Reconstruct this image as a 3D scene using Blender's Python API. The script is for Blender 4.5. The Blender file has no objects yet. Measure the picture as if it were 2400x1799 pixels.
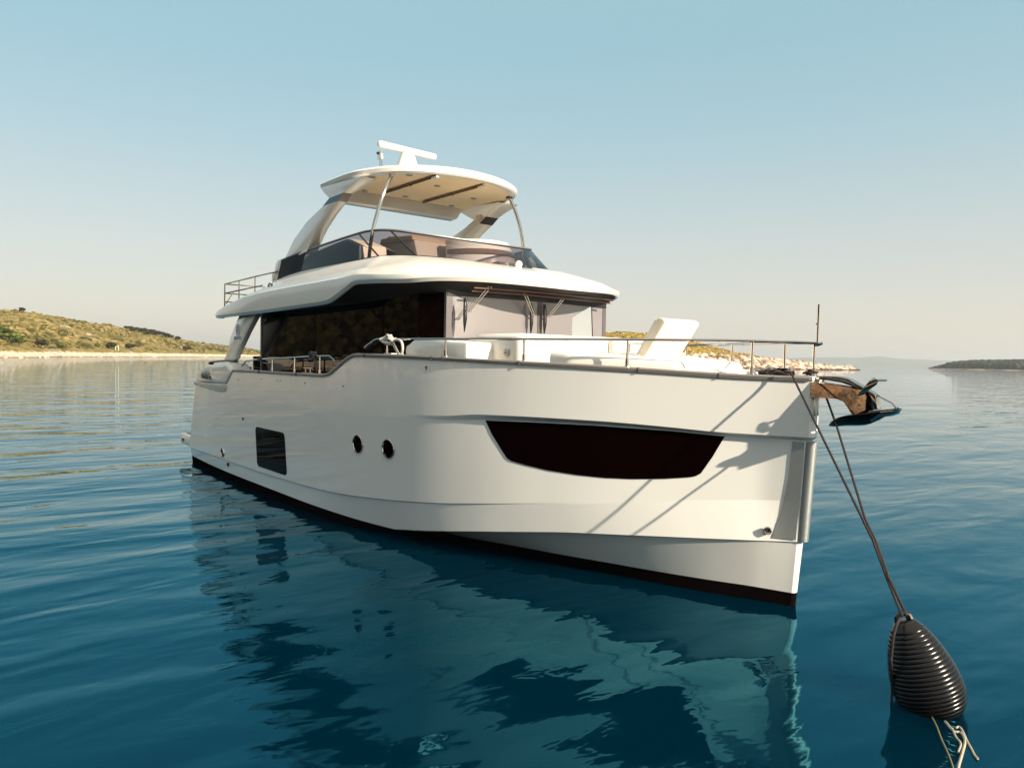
import bpy, bmesh, math, random
import numpy as np
from mathutils import Vector, Matrix, noise

# ------------------------------------------------------------------ camera, sky, sun
S = bpy.context.scene
C = S.collection
cam_d = bpy.data.cameras.new("camera"); cam = bpy.data.objects.new("camera", cam_d); C.objects.link(cam)
YAW, PITCH, ROLL = math.radians(140.9145), math.radians(1.9038), math.radians(1.0929)
fwd = Vector((math.cos(YAW)*math.cos(PITCH), math.sin(YAW)*math.cos(PITCH), -math.sin(PITCH)))
rt = Vector((math.sin(YAW), -math.cos(YAW), 0)); up = rt.cross(fwd)
r2 = math.cos(ROLL)*rt + math.sin(ROLL)*up; u2 = -math.sin(ROLL)*rt + math.cos(ROLL)*up
m = Matrix((r2, u2, -fwd)).transposed().to_4x4(); m.translation = Vector((19.697, -7.842, 2.745))
cam.matrix_world = m
cam_d.sensor_width = 36; cam_d.lens = 1750/2400*36; cam_d.clip_end = 60000; cam_d.clip_start = 0.1
S.camera = cam

SUN_AZ, SUN_EL = 10.0, 25.0            # azimuth counted from the bow (+X) towards port (+Y)
wd = bpy.data.worlds.new("World"); S.world = wd; wd.use_nodes = True
nt = wd.node_tree; nt.nodes.clear()
out = nt.nodes.new('ShaderNodeOutputWorld'); bg = nt.nodes.new('ShaderNodeBackground')
sky = nt.nodes.new('ShaderNodeTexSky'); sky.sky_type = 'NISHITA'; sky.sun_disc = False
sky.sun_elevation = math.radians(SUN_EL); sky.sun_rotation = math.radians(90-SUN_AZ)
sky.air_density = 1.0; sky.dust_density = 1.2; sky.ozone_density = 1.3; sky.altitude = 0
tint = nt.nodes.new('ShaderNodeMix'); tint.data_type = 'RGBA'; tint.blend_type = 'MULTIPLY'; tint.inputs[0].default_value = 1
tint.inputs[7].default_value = (1.0, 0.98, 0.88, 1)
nt.links.new(sky.outputs[0], tint.inputs[6]); nt.links.new(tint.outputs[2], bg.inputs[0]); bg.inputs[1].default_value = 0.13
# milky summer air: the Nishita sky is blended with a pale horizon band and a bright unseen zenith, added to fill the hull's shaded side
tcw = nt.nodes.new('ShaderNodeTexCoord'); sxyz = nt.nodes.new('ShaderNodeSeparateXYZ'); rmp = nt.nodes.new('ShaderNodeValToRGB')
rmp.color_ramp.interpolation = 'B_SPLINE'
for i_, (p_, c_) in enumerate([(0.0, (.445, .39, .325)), (.10, (.395, .375, .335)), (.25, (.255, .35, .375)), (.46, (.125, .29, .35)), (.72, (.54, .50, .44)), (1.0, (.84, .76, .65))]):
    el = rmp.color_ramp.elements[i_] if i_ < 2 else rmp.color_ramp.elements.new(p_)
    el.position = p_; el.color = (*c_, 1)
bg2 = nt.nodes.new('ShaderNodeBackground'); bg2.inputs[1].default_value = 1.0
mxs = nt.nodes.new('ShaderNodeMixShader'); mxs.inputs[0].default_value = .85
nt.links.new(tcw.outputs['Generated'], sxyz.inputs[0]); nt.links.new(sxyz.outputs[2], rmp.inputs[0]); nt.links.new(rmp.outputs[0], bg2.inputs[0])
nt.links.new(bg.outputs[0], mxs.inputs[1]); nt.links.new(bg2.outputs[0], mxs.inputs[2]); nt.links.new(mxs.outputs[0], out.inputs[0])
sl = bpy.data.lights.new("sun", 'SUN'); sl.energy = 5.0; sl.angle = math.radians(0.6); sl.color = (1.0, 0.89, 0.71)
sun = bpy.data.objects.new("sun", sl); C.objects.link(sun)
a, e = math.radians(SUN_AZ), math.radians(SUN_EL)
sd = Vector((math.cos(a)*math.cos(e), math.sin(a)*math.cos(e), math.sin(e)))
sun.rotation_euler = sd.to_track_quat('Z', 'Y').to_euler(); sun.location = (0, 0, 60)
S.view_settings.view_transform = 'Standard'; S.view_settings.look = 'None'; S.view_settings.exposure = 0.85
S.cycles.max_bounces = 10; S.cycles.transparent_max_bounces = 12; S.cycles.volume_bounces = 0
S.cycles.caustics_reflective = False; S.cycles.caustics_refractive = False

# ------------------------------------------------------------------ helpers
def mat(name, col, rough=.5, metal=0., spec=.5, coat=0., coat_rough=.03, bump=0., bscale=20., var=0., vscale=3.):
    m = bpy.data.materials.new(name); m.use_nodes = True; nt = m.node_tree; b = nt.nodes['Principled BSDF']
    b.inputs['Base Color'].default_value = (*col, 1); b.inputs['Roughness'].default_value = rough
    b.inputs['Metallic'].default_value = metal; b.inputs['Specular IOR Level'].default_value = spec
    b.inputs['Coat Weight'].default_value = coat; b.inputs['Coat Roughness'].default_value = coat_rough
    if bump or var:
        tc = nt.nodes.new('ShaderNodeTexCoord')
    if bump:
        n = nt.nodes.new('ShaderNodeTexNoise'); n.inputs['Scale'].default_value = bscale; n.inputs['Detail'].default_value = 4
        bp = nt.nodes.new('ShaderNodeBump'); bp.inputs['Distance'].default_value = bump
        nt.links.new(tc.outputs['Object'], n.inputs[0]); nt.links.new(n.outputs[0], bp.inputs['Height']); nt.links.new(bp.outputs[0], b.inputs['Normal'])
    if var:
        n = nt.nodes.new('ShaderNodeTexNoise'); n.inputs['Scale'].default_value = vscale; n.inputs['Detail'].default_value = 5
        r = nt.nodes.new('ShaderNodeValToRGB'); r.color_ramp.elements[0].position = .3; r.color_ramp.elements[1].position = .7
        r.color_ramp.elements[0].color = (*[c*(1-var) for c in col], 1); r.color_ramp.elements[1].color = (*[min(1, c*(1+var)) for c in col], 1)
        nt.links.new(tc.outputs['Object'], n.inputs[0]); nt.links.new(n.outputs[0], r.inputs[0]); nt.links.new(r.outputs[0], b.inputs['Base Color'])
    return m

def glass(name, tintc, refl=1.0, extra=0.0):
    m = bpy.data.materials.new(name); m.use_nodes = True; nt = m.node_tree; nt.nodes.clear()
    o = nt.nodes.new('ShaderNodeOutputMaterial'); t = nt.nodes.new('ShaderNodeBsdfTransparent'); t.inputs[0].default_value = (*tintc, 1)
    g = nt.nodes.new('ShaderNodeBsdfGlossy'); g.inputs['Roughness'].default_value = .01; g.inputs[0].default_value = (refl, refl, refl, 1)
    f = nt.nodes.new('ShaderNodeFresnel'); f.inputs[0].default_value = 1.5
    ad = nt.nodes.new('ShaderNodeMath'); ad.operation = 'ADD'; ad.inputs[1].default_value = extra; ad.use_clamp = True
    mx = nt.nodes.new('ShaderNodeMixShader')
    nt.links.new(f.outputs[0], ad.inputs[0]); nt.links.new(ad.outputs[0], mx.inputs[0]); nt.links.new(t.outputs[0], mx.inputs[1]); nt.links.new(g.outputs[0], mx.inputs[2]); nt.links.new(mx.outputs[0], o.inputs[0])
    return m

def pchip(tab):
    xs = [t[0] for t in tab]; ys = [t[1] for t in tab]; n = len(xs)
    h = [xs[i+1]-xs[i] for i in range(n-1)]; d = [(ys[i+1]-ys[i])/h[i] for i in range(n-1)]; mm = [0.]*n
    for i in range(1, n-1):
        if d[i-1]*d[i] > 0:
            w1 = 2*h[i]+h[i-1]; w2 = h[i]+2*h[i-1]; mm[i] = (w1+w2)/(w1/d[i-1]+w2/d[i])
    mm[0] = d[0]; mm[-1] = d[-1]
    def f(x):
        x = min(max(x, xs[0]), xs[-1]); i = 0
        while i < n-2 and x > xs[i+1]: i += 1
        t = (x-xs[i])/h[i]
        return (1+2*t)*(1-t)**2*ys[i]+t*(1-t)**2*h[i]*mm[i]+t*t*(3-2*t)*ys[i+1]+t*t*(t-1)*h[i]*mm[i+1]
    return f

def setp(o, label=None, cat=None, group=None, kind=None):
    if label: o['label'] = label
    if cat: o['category'] = cat
    if group: o['group'] = group
    if kind: o['kind'] = kind
    return o
def empty(name, loc=(0, 0, 0), **k):
    o = bpy.data.objects.new(name, None); o.location = loc; o.empty_display_size = .2; C.objects.link(o); return setp(o, **k)

class MB:
    """collects vertices and faces (world coordinates) for one mesh object"""
    def __init__(s): s.v = []; s.f = []; s.mi = []; s.cur = 0
    def add(s, vs, fs):
        b = len(s.v); s.v += [tuple(p) for p in vs]; s.f += [tuple(b+i for i in f) for f in fs]; s.mi += [s.cur]*len(fs); return s
    def grid(s, rows, closed_u=False, closed_v=False):
        nu = len(rows); nv = len(rows[0]); vs = [p for r in rows for p in r]; fs = []
        for i in range(nu if closed_u else nu-1):
            for j in range(nv if closed_v else nv-1):
                a = i*nv+j; b = i*nv+(j+1) % nv; c = ((i+1) % nu)*nv+(j+1) % nv; d = ((i+1) % nu)*nv+j
                fs.append((a, b, c, d))
        return s.add(vs, fs)
    def box(s, x0, x1, y0, y1, z0, z1, bev=0.0):
        if bev <= 0:
            vs = [(x, y, z) for x in (x0, x1) for y in (y0, y1) for z in (z0, z1)]
            return s.add(vs, [(0, 1, 3, 2), (4, 6, 7, 5), (0, 4, 5, 1), (2, 3, 7, 6), (0, 2, 6, 4), (1, 5, 7, 3)])
        bm = bmesh.new(); bmesh.ops.create_cube(bm, size=1)
        for v in bm.verts: v.co = Vector(((x0+x1)/2+v.co.x*(x1-x0), (y0+y1)/2+v.co.y*(y1-y0), (z0+z1)/2+v.co.z*(z1-z0)))
        bmesh.ops.bevel(bm, geom=bm.edges[:], offset=bev, segments=3, profile=.5, affect='EDGES')
        return s.frombm(bm)
    def frombm(s, bm, M=None):
        bm.verts.index_update()
        s.add([(M @ v.co if M else v.co) for v in bm.verts], [[v.index for v in f.verts] for f in bm.faces]); bm.free(); return s
    def tube(s, pts, r, n=8, cap=True):
        pts = [Vector(p) for p in pts]; rs = r if isinstance(r, (list, tuple)) else [r]*len(pts); rings = []
        ref = Vector((0, 0, 1))
        for i, p in enumerate(pts):
            t = (pts[min(i+1, len(pts)-1)]-pts[max(i-1, 0)]).normalized()
            if i == 0:
                ref = Vector((0, 0, 1)) if abs(t.z) < .9 else Vector((1, 0, 0))
                nn = (ref-t*ref.dot(t)).normalized()
            else:
                nn = (nn-t*nn.dot(t)); nn = nn.normalized() if nn.length > 1e-6 else t.orthogonal().normalized()
            b = t.cross(nn)
            rings.append([p+(nn*math.cos(2*math.pi*k/n)+b*math.sin(2*math.pi*k/n))*rs[i] for k in range(n)])
        s.grid(rings, closed_v=True)
        if cap:
            for q, rr in ((0, rings[0]), (1, rings[-1])):
                s.add(rr, [tuple(range(n))] if q else [tuple(reversed(range(n)))])
        return s
    def prism(s, poly, axis, a0, a1):
        def P(p, a): return (p[0], a, p[1]) if axis == 'y' else ((p[0], p[1], a) if axis == 'z' else (a, p[0], p[1]))
        n = len(poly); vs = [P(p, a0) for p in poly]+[P(p, a1) for p in poly]
        fs = [tuple(range(n)), tuple(reversed(range(n, 2*n)))]+[(i, i+n, (i+1) % n+n, (i+1) % n) for i in range(n)]
        return s.add(vs, fs)
    def ball(s, c, r, sx=1, sy=1, sz=1, u=14, v=10):
        bm = bmesh.new(); bmesh.ops.create_uvsphere(bm, u_segments=u, v_segments=v, radius=r)
        return s.frombm(bm, Matrix.Translation(c) @ Matrix.Diagonal((sx, sy, sz, 1)))
    def lathe(s, prof, c, axis, n=24):
        axis = Vector(axis).normalized(); a = axis.orthogonal().normalized(); b = axis.cross(a); c = Vector(c)
        s.grid([[c+axis*h+(a*math.cos(2*math.pi*k/n)+b*math.sin(2*math.pi*k/n))*r for k in range(n)] for h, r in prof], closed_v=True); return s
    def build(s, name, mats, parent=None, sharp=35, smooth=True, bevel=0, merge=1e-5):
        me = bpy.data.meshes.new(name); me.from_pydata([tuple(v) for v in s.v], [], s.f)
        for mm in (mats if isinstance(mats, (list, tuple)) else [mats]): me.materials.append(mm)
        me.polygons.foreach_set('material_index', s.mi)
        bm = bmesh.new(); bm.from_mesh(me)
        if merge: bmesh.ops.remove_doubles(bm, verts=bm.verts, dist=merge)
        bmesh.ops.dissolve_degenerate(bm, dist=1e-6, edges=bm.edges)
        bmesh.ops.recalc_face_normals(bm, faces=bm.faces)
        if bevel:
            es = [e for e in bm.edges if len(e.link_faces) == 2 and e.calc_face_angle(0) > math.radians(sharp)]
            bmesh.ops.bevel(bm, geom=es, offset=bevel, segments=2, profile=.5, affect='EDGES')
        th = math.radians(sharp)
        for f in bm.faces: f.smooth = smooth
        for e in bm.edges:
            if len(e.link_faces) == 2 and e.calc_face_angle(0) > th: e.smooth = False
        bm.to_mesh(me); bm.free(); me.update()
        o = bpy.data.objects.new(name, me); C.objects.link(o)
        if parent:
            o.parent = parent
            if parent.type == 'EMPTY': o.location = -Vector(parent.location)
            # parts are written in world coordinates
        return o

def bez(pts, n=8):
    """Catmull-Rom through points"""
    P = [Vector(p) for p in pts]; P = [2*P[0]-P[1]]+P+[2*P[-1]-P[-2]]; o = []
    for i in range(1, len(P)-2):
        for k in range(n):
            t = k/n; o.append(.5*((2*P[i])+(-P[i-1]+P[i+1])*t+(2*P[i-1]-5*P[i]+4*P[i+1]-P[i+2])*t*t+(-P[i-1]+3*P[i]-3*P[i+1]+P[i+2])*t**3))
    o.append(P[-2]); return o

# ------------------------------------------------------------------ materials
gel = mat('white_gelcoat', (.84, .80, .735), rough=.22, coat=.5, coat_rough=.04, bump=.0006, bscale=1.3)
gel2 = mat('deck_gelcoat', (.80, .765, .70), rough=.45)
steel = mat('polished_steel', (.52, .46, .41), rough=.06, metal=1)
steel_b = mat('brushed_steel', (.36, .34, .32), rough=.55, metal=1)
black = mat('black_glass', (.004, .0015, .0015), rough=.015, spec=.20)
hblack = mat('hull_window_glass', (.003, .0006, .0006), rough=.03, spec=.03)
blackm = mat('black_rubber', (.012, .010, .010), rough=.35)
dark = mat('soffit_shade_black', (.006, .003, .003), rough=.6)  # near-black colour stands in for the deep shade under the overhang
wood = mat('varnished_beam', (.10, .035, .015), rough=.3)
teak = mat('teak', (.20, .14, .11), rough=.6, var=.25, vscale=9)
capm = mat('rub_rail_trim', (.30, .25, .22), rough=.32, metal=.35)
cush = mat('cream_cushion', (.78, .68, .54), rough=.7, bump=.002, bscale=40)
cushw = mat('white_cushion', (.80, .76, .68), rough=.6, bump=.002, bscale=40)
liner = mat('headliner_cream', (.90, .72, .47), rough=.6, var=.03, vscale=2)
seatm = mat('seat_vinyl', (.42, .35, .28), rough=.6, bump=.002, bscale=40)
seatb = mat('seat_tan', (.36, .24, .14), rough=.6)
olive = mat('shade_olive_upholstery', (.020, .020, .008), rough=.5, var=.5, vscale=6)  # olive-black paints shade and mirrored trees onto a cream seat
cover = mat('windscreen_cover', (.20, .178, .18), rough=.35, coat=1.0, coat_rough=.01)
framem = mat('window_frame_grey', (.10, .085, .085), rough=.35)
ropeb = mat('dark_rope', (.022, .014, .014), rough=.8)
ropew = mat('white_rope', (.62, .58, .50), rough=.8, bump=.01, bscale=60)
rope_old = mat('weathered_rope', (.36, .32, .24), rough=.9, bump=.01, bscale=60)
bluegl = mat('blue_tinted_panel', (.012, .07, .105), rough=.12)
brownp = mat('brown_panel', (.16, .085, .045), rough=.25)
txt = mat('lettering_dark', (.03, .02, .02), rough=.3)
blogo = mat('emblem_blue', (.18, .30, .42), rough=.3)
vent = mat('vent_dark', (.03, .02, .02), rough=.5)
tglass = glass('tinted_glass', (.42, .37, .385), .6, .0)
cglass = glass('clear_glass', (.78, .80, .80), .9)
warnm = mat('sticker_red', (.30, .06, .04), rough=.4)

# hull paint: white above the boot line, black below it
hullm = mat('hull_gelcoat', (.84, .80, .735), rough=.16, coat=.3, coat_rough=.02)
nt = hullm.node_tree; b = nt.nodes['Principled BSDF']
tc = nt.nodes.new('ShaderNodeTexCoord'); sp = nt.nodes.new('ShaderNodeSeparateXYZ'); gt = nt.nodes.new('ShaderNodeMath'); gt.operation = 'GREATER_THAN'; gt.inputs[1].default_value = .155
n1 = nt.nodes.new('ShaderNodeTexNoise'); n1.inputs['Scale'].default_value = .7; n1.inputs['Detail'].default_value = 3
wr = nt.nodes.new('ShaderNodeValToRGB'); wr.color_ramp.elements[0].color = (.82, .785, .73, 1); wr.color_ramp.elements[1].color = (.87, .84, .79, 1)
mx = nt.nodes.new('ShaderNodeMix'); mx.data_type = 'RGBA'; mx.inputs[6].default_value = (.006, .004, .004, 1)
bpn = nt.nodes.new('ShaderNodeBump'); bpn.inputs['Distance'].default_value = .007; n2 = nt.nodes.new('ShaderNodeTexNoise'); n2.inputs['Scale'].default_value = .8; n2.inputs['Detail'].default_value = 1
ctw = nt.nodes.new('ShaderNodeMath'); ctw.operation = 'MULTIPLY'; ctw.inputs[1].default_value = .7; spw = nt.nodes.new('ShaderNodeMath'); spw.operation = 'MULTIPLY'; spw.inputs[1].default_value = .5
for a_, b_ in ((tc.outputs['Object'], sp.inputs[0]), (sp.outputs[2], gt.inputs[0]), (gt.outputs[0], ctw.inputs[0]), (ctw.outputs[0], b.inputs['Coat Weight']), (gt.outputs[0], spw.inputs[0]), (spw.outputs[0], b.inputs['Specular IOR Level']), (gt.outputs[0], mx.inputs[0]), (tc.outputs['Object'], n1.inputs[0]), (n1.outputs[0], wr.inputs[0]),
               (wr.outputs[0], mx.inputs[7]), (mx.outputs[2], b.inputs['Base Color']), (tc.outputs['Object'], n2.inputs[0]), (n2.outputs[0], bpn.inputs['Height']), (bpn.outputs[0], b.inputs['Normal'])):
    nt.links.new(a_, b_)

# ------------------------------------------------------------------ WATER
def water():
    m = bpy.data.materials.new('sea_water'); m.use_nodes = True; nt = m.node_tree; b = nt.nodes['Principled BSDF']
    b.inputs['Base Color'].default_value = (.0, .011, .023, 1); b.inputs['Roughness'].default_value = 1; b.inputs['Specular IOR Level'].default_value = 0
    b.subsurface_method = 'BURLEY'; b.inputs['Subsurface Weight'].default_value = 1; b.inputs['Subsurface Radius'].default_value = (.3, 1.2, 1.6); b.inputs['Subsurface Scale'].default_value = .8
    gl = nt.nodes.new('ShaderNodeBsdfGlossy'); gl.inputs['Roughness'].default_value = .02; fr = nt.nodes.new('ShaderNodeFresnel'); fr.inputs[0].default_value = 1.45
    rp = nt.nodes.new('ShaderNodeValToRGB')
    for i_, (p_, c_) in enumerate([(.07, (.14, .74, 1.0)), (.24, (.30, .82, 1.0)), (.42, (.62, .89, 1.0)), (.80, (.93, .97, 1.0))]):
        el = rp.color_ramp.elements[i_] if i_ < 2 else rp.color_ramp.elements.new(p_)
        el.position = p_; el.color = (*c_, 1)
    mxw = nt.nodes.new('ShaderNodeMixShader'); nt.links.new(fr.outputs[0], rp.inputs[0]); nt.links.new(rp.outputs[0], gl.inputs[0]); nt.links.new(fr.outputs[0], mxw.inputs[0])
    nt.links.new(b.outputs[0], mxw.inputs[1]); nt.links.new(gl.outputs[0], mxw.inputs[2]); nt.links.new(mxw.outputs[0], nt.nodes['Material Output'].inputs[0])
    tc = nt.nodes.new('ShaderNodeNewGeometry')
    prev = None
    def lay(scale, sx, sy, rot, amp, detail, dist=0.):
        nonlocal prev
        mp = nt.nodes.new('ShaderNodeMapping'); mp.inputs['Rotation'].default_value = (0, 0, math.radians(rot)); mp.inputs['Scale'].default_value = (sx, sy, 1)
        n = nt.nodes.new('ShaderNodeTexNoise'); n.inputs['Scale'].default_value = scale; n.inputs['Detail'].default_value = detail; n.inputs['Roughness'].default_value = .45; n.inputs['Distortion'].default_value = dist
        mu = nt.nodes.new('ShaderNodeMath'); mu.operation = 'MULTIPLY'; mu.inputs[1].default_value = amp
        nt.links.new(tc.outputs['Position'], mp.inputs[0]); nt.links.new(mp.outputs[0], n.inputs[0]); nt.links.new(n.outputs[0], mu.inputs[0])
        if prev is None: prev = mu
        else:
            ad = nt.nodes.new('ShaderNodeMath'); ad.operation = 'ADD'; nt.links.new(prev.outputs[0], ad.inputs[0]); nt.links.new(mu.outputs[0], ad.inputs[1]); prev = ad
    # crests run across the view (rot ~ camera yaw)
    lay(.32, 1.0, .40, -138, .15, 2, .4)
    lay(.95, 1.0, .38, -146, .066, 2, .5)
    lay(2.6, 1.0, .5, -128, .011, 3, .4)
    lay(8.0, 1.0, .6, -140, .0011, 2, .2)
    bp = nt.nodes.new('ShaderNodeBump'); bp.inputs['Distance'].default_value = 1.0; bp.inputs['Strength'].default_value = 1.0
    nt.links.new(prev.outputs[0], bp.inputs['Height']); nt.links.new(bp.outputs[0], gl.inputs['Normal']); nt.links.new(bp.outputs[0], fr.inputs['Normal'])
    w = MB(); xs = [-30000, -3000, -300, -40, 0, 40, 300, 3000, 30000]
    w.grid([[(x, y, 0) for y in xs] for x in xs])
    wo = w.build('water', m, smooth=False)
    if wo.data.polygons[0].normal.z < 0: wo.data.flip_normals()
    return setp(wo, kind='structure')
water()

# ------------------------------------------------------------------ YACHT : hull
Y = empty('motor_yacht', label='white flybridge motor yacht lying at its mooring on the calm blue sea', cat='yacht')
Yg = pchip([(0, 2.3), (2, 2.42), (4, 2.45), (7, 2.45), (9, 2.41), (10.5, 2.25), (12, 1.88), (13, 1.47), (13.5, 1.21), (14.2, .8), (14.8, .44), (15.1, .262), (15.4, .095)])
_xs = np.linspace(0, 15.4, 3081); _raw = np.array([Yg(x) for x in _xs]); _sm = _raw.copy()
for _i in range(len(_xs)):                       # fair the plan curve
    _h = int(min(150, _i, len(_xs)-1-_i, max(0, (14.6-_xs[_i])/.005) if _xs[_i] < 14.6 else 0))
    if _h > 4:
        _w = np.hanning(2*_h+3)[1:-1]; _sm[_i] = (_raw[_i-_h:_i+_h+1]*_w).sum()/_w.sum()
Yg = lambda x: float(np.interp(x, _xs, _sm))
Zg = pchip([(0, 2.05), (3.3, 2.10), (3.62, 2.36), (4, 2.369), (6.2, 2.379), (7.97, 2.386), (8.27, 2.42), (8.47, 2.50), (9.0, 2.713), (9.14, 2.737), (10.5, 2.725), (11.74, 2.691), (13, 2.652), (13.9, 2.614), (14.8, 2.572), (15.4, 2.563)])
fade = lambda x, a, b: min(max((x-a)/(b-a), 0), 1)
sf = lambda x, a, b: (lambda t: t*t*(3-2*t))(fade(x, a, b))
Yku = lambda x: Yg(x)-.05*sf(x, 10.6, 14)*(1-.6*fade(x, 14.9, 15.4))
Zku = pchip([(0, 1.85), (9, 1.89), (11.1, 1.945), (11.8, 2.005), (12.6, 2.016), (13.3, 2.01), (14, 1.981), (14.6, 1.947), (15.4, 1.94)])
Ykl = lambda x: max(Yg(x)-.14*sf(x, 10.3, 13.4)*(1-.6*fade(x, 14.9, 15.4)), .055)
Zkl = pchip([(0, 1.80), (9, 1.85), (11.1, 1.888), (11.8, 1.932), (12.5, 1.954), (13.25, 1.957), (13.9, 1.94), (14.5, 1.909), (15.4, 1.898)])
Y2 = lambda x: max((Yg(x)-.02) if x < 9 else (Yg(x)-.02-.13*fade(x, 9, 12.5)*(1-.6*fade(x, 14.9, 15.4))), .055)
Z2 = pchip([(-.2, .36), (2.8, .43), (4.9, .43), (6.5, .45), (8, .49), (9.45, .579), (10.77, .69), (11.6, .786), (12.3, .876), (12.9, .954), (13.3, 1.006), (14.2, 1.13), (15.4, 1.25)])
Yc = pchip([(0, 2.18), (4, 2.37), (7, 2.37), (8.5, 2.30), (9.4, 2.22), (9.99, 2.138), (10.7, 2.051), (11.55, 1.843), (12.22, 1.60), (12.86, 1.339), (13.4, 1.096), (13.92, .841), (14.4, .598), (14.86, .344), (15.12, .16), (15.3, .055)])
Zc = pchip([(0, -.3), (7, -.2), (8.5, -.05), (9.4, .07), (10, .163), (10.69, .263), (11.55, .392), (12.2, .48), (12.86, .564), (13.4, .612), (13.92, .656), (14.4, .694), (14.86, .729), (15.12, .743), (15.3, .757)])
Yb = pchip([(0, 1.6), (7, 1.9), (9, 1.88), (10, 1.80), (10.46, 1.68), (11.11, 1.50), (11.82, 1.261), (12.55, 1.035), (13.16, .823), (13.65, .66), (14.29, .416), (14.78, .20), (15.2, .05)])
NT = 90
ts = [1-(1-i/NT)**1.35 for i in range(NT+1)]
def row(Yf, Zf, x0, xe, sgn):
    return [(x0+(xe-x0)*t, sgn*Yf(x0+(xe-x0)*t), Zf(x0+(xe-x0)*t)) for t in ts]
def mixrow(a, b, k): return [tuple(p[i]*(1-k)+q[i]*k for i in range(3)) for p, q in zip(a, b)]
hull = MB()
for sg in (-1, 1):
    R0 = row(Yg, Zg, .64, 15.385, sg); R1 = row(Yku, Zku, .60, 15.375, sg); R2 = row(Ykl, Zkl, .58, 15.325, sg)
    R4 = row(Y2, Z2, -.08, 15.29, sg)
    R5 = row(lambda x: Y2(x)-.028*(1-fade(x, 9, 13)), lambda x: Z2(x)-.018, -.02, 15.288, sg)
    R6 = row(Yc, Zc, -.02, 15.262, sg)
    hull.grid([R0, mixrow(R0, R1, .33), mixrow(R0, R1, .66), R1]); hull.grid([R1, R2]); hull.grid([R2, mixrow(R2, R4, .25), mixrow(R2, R4, .5), mixrow(R2, R4, .75), R4]); hull.grid([R4, R5]); hull.grid([R5, mixrow(R5, R6, .5), R6])
    R7 = row(lambda x: max(Yc(x)-.02-.05*fade(x, 9, 10.5)*(1-fade(x, 13, 15)), .04), lambda x: Zc(x)-.004, -.02, 15.258, sg)
    R8 = row(Yb, lambda x: .15 if x > 10.6 else min(.15, Zc(x)-.1), -.02, 15.21, sg)
    R9 = row(lambda x: Yb(x)*.85, lambda x: -.5, -.02, 15.15, sg)
    hull.grid([R6, R7]); hull.grid([R7, R8, R9])
    if sg == -1: ends = [(r[-1], r[0]) for r in (R0, R1, R2, R4, R5, R6, R7, R8, R9)]
# nose and transom closing strips
nose = []
for (pe, ps) in ends:
    w = abs(pe[1]); bul = min(.03, w*.5)
    nose.append([(pe[0]+bul*math.cos(math.asin(max(-1, min(1, k)))), w*k, pe[2]) for k in (-1, -.6, 0, .6, 1)])
hull.grid(nose)
hull.grid([[(ps[0], ps[1]*k, ps[2]) for k in (1, .5, 0, -.5, -1)] for (pe, ps) in ends])
hullo = hull.build('hull', hullm, Y, sharp=12, merge=None)

sstep = lambda t: t*t*(3-2*t)
def side_pt(x, z, off=0., sg=-1):
    """point on the flat topside at station x and height z, pushed outwards"""
    za, ya = Zkl(x), Ykl(x); zb, yb = Z2(x), Y2(x)
    if z > za: za, ya, zb, yb = Zg(x), Yg(x), Zku(x), Yku(x)
    elif z < zb: za, ya, zb, yb = zb, yb, Zc(x), Yc(x)
    k = (z-zb)/(za-zb); y = yb+(ya-yb)*k
    dx = .04; yp = (Yg(x+dx)-Yg(x-dx))/(2*dx); n = Vector((-yp, 1, 0)).normalized()
    return Vector((x+n.x*off, sg*(y+n.y*off), z))
def fill_patch(poly, name, m, off=.012, step=.12, rim=None):
    """window lying on the curved hull side; poly = [(x,z)...] convex-ish, fan of thin vertical strips"""
    for sg in (-1, 1):
        xs = sorted(set([p[0] for p in poly])); lo, hi = xs[0], xs[-1]; g = sorted(set(xs+[lo+(hi-lo)*i/ max(2, int((hi-lo)/step)) for i in range(max(2, int((hi-lo)/step))+1)]))
        top = []; bot = []
        for x in g:
            zs = []
            for i in range(len(poly)):
                a, b = poly[i], poly[(i+1) % len(poly)]
                if (a[0]-x)*(b[0]-x) <= 0:
                    if a[0] == b[0]: zs += [a[1], b[1]]
                    else: zs.append(a[1]+(b[1]-a[1])*(x-a[0])/(b[0]-a[0]))
            top.append(max(zs)); bot.append(min(zs))
        w = MB(); rows = []
        for x, t, bo in zip(g, top, bot):
            rows.append([side_pt(x, bo, -.03, sg), side_pt(x, bo, off, sg)]+[side_pt(x, bo+(t-bo)*k/4, off, sg) for k in range(1, 4)]+[side_pt(x, t, off, sg), side_pt(x, t, -.03, sg)])
        w.grid(rows); w.build(name, m, hullo, sharp=40)
def rpoly(pts, r=.06, n=4):
    o = []; N = len(pts)
    for i in range(N):
        p = Vector(pts[i]); a = Vector(pts[i-1])-p; b = Vector(pts[(i+1) % N])-p; rr = min(r, a.length*.4, b.length*.4)
        A = p+a.normalized()*rr; B = p+b.normalized()*rr
        for k in range(n+1):
            t = k/n; q = A*(1-t)**2+p*2*t*(1-t)+B*t*t; o.append((q.x, q.y))
    return o
fill_patch([(11.804, 1.928), (11.889, 1.76), (11.989, 1.609), (12.10, 1.45), (12.16, 1.418), (12.356, 1.381), (12.642, 1.34), (13.002, 1.314), (13.316, 1.307), (13.614, 1.319), (13.954, 1.352), (14.21, 1.392), (14.27, 1.41), (14.32, 1.447), (14.431, 1.651), (14.543, 1.895), (14.0, 1.928), (13.2, 1.945), (12.5, 1.942)], 'bow_hull_window', hblack, off=.008)
fill_patch(rpoly([(4.97, 1.31), (6.44, 1.31), (6.55, .532), (5.06, .532)], .11), 'hull_window', hblack, off=.006)
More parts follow.
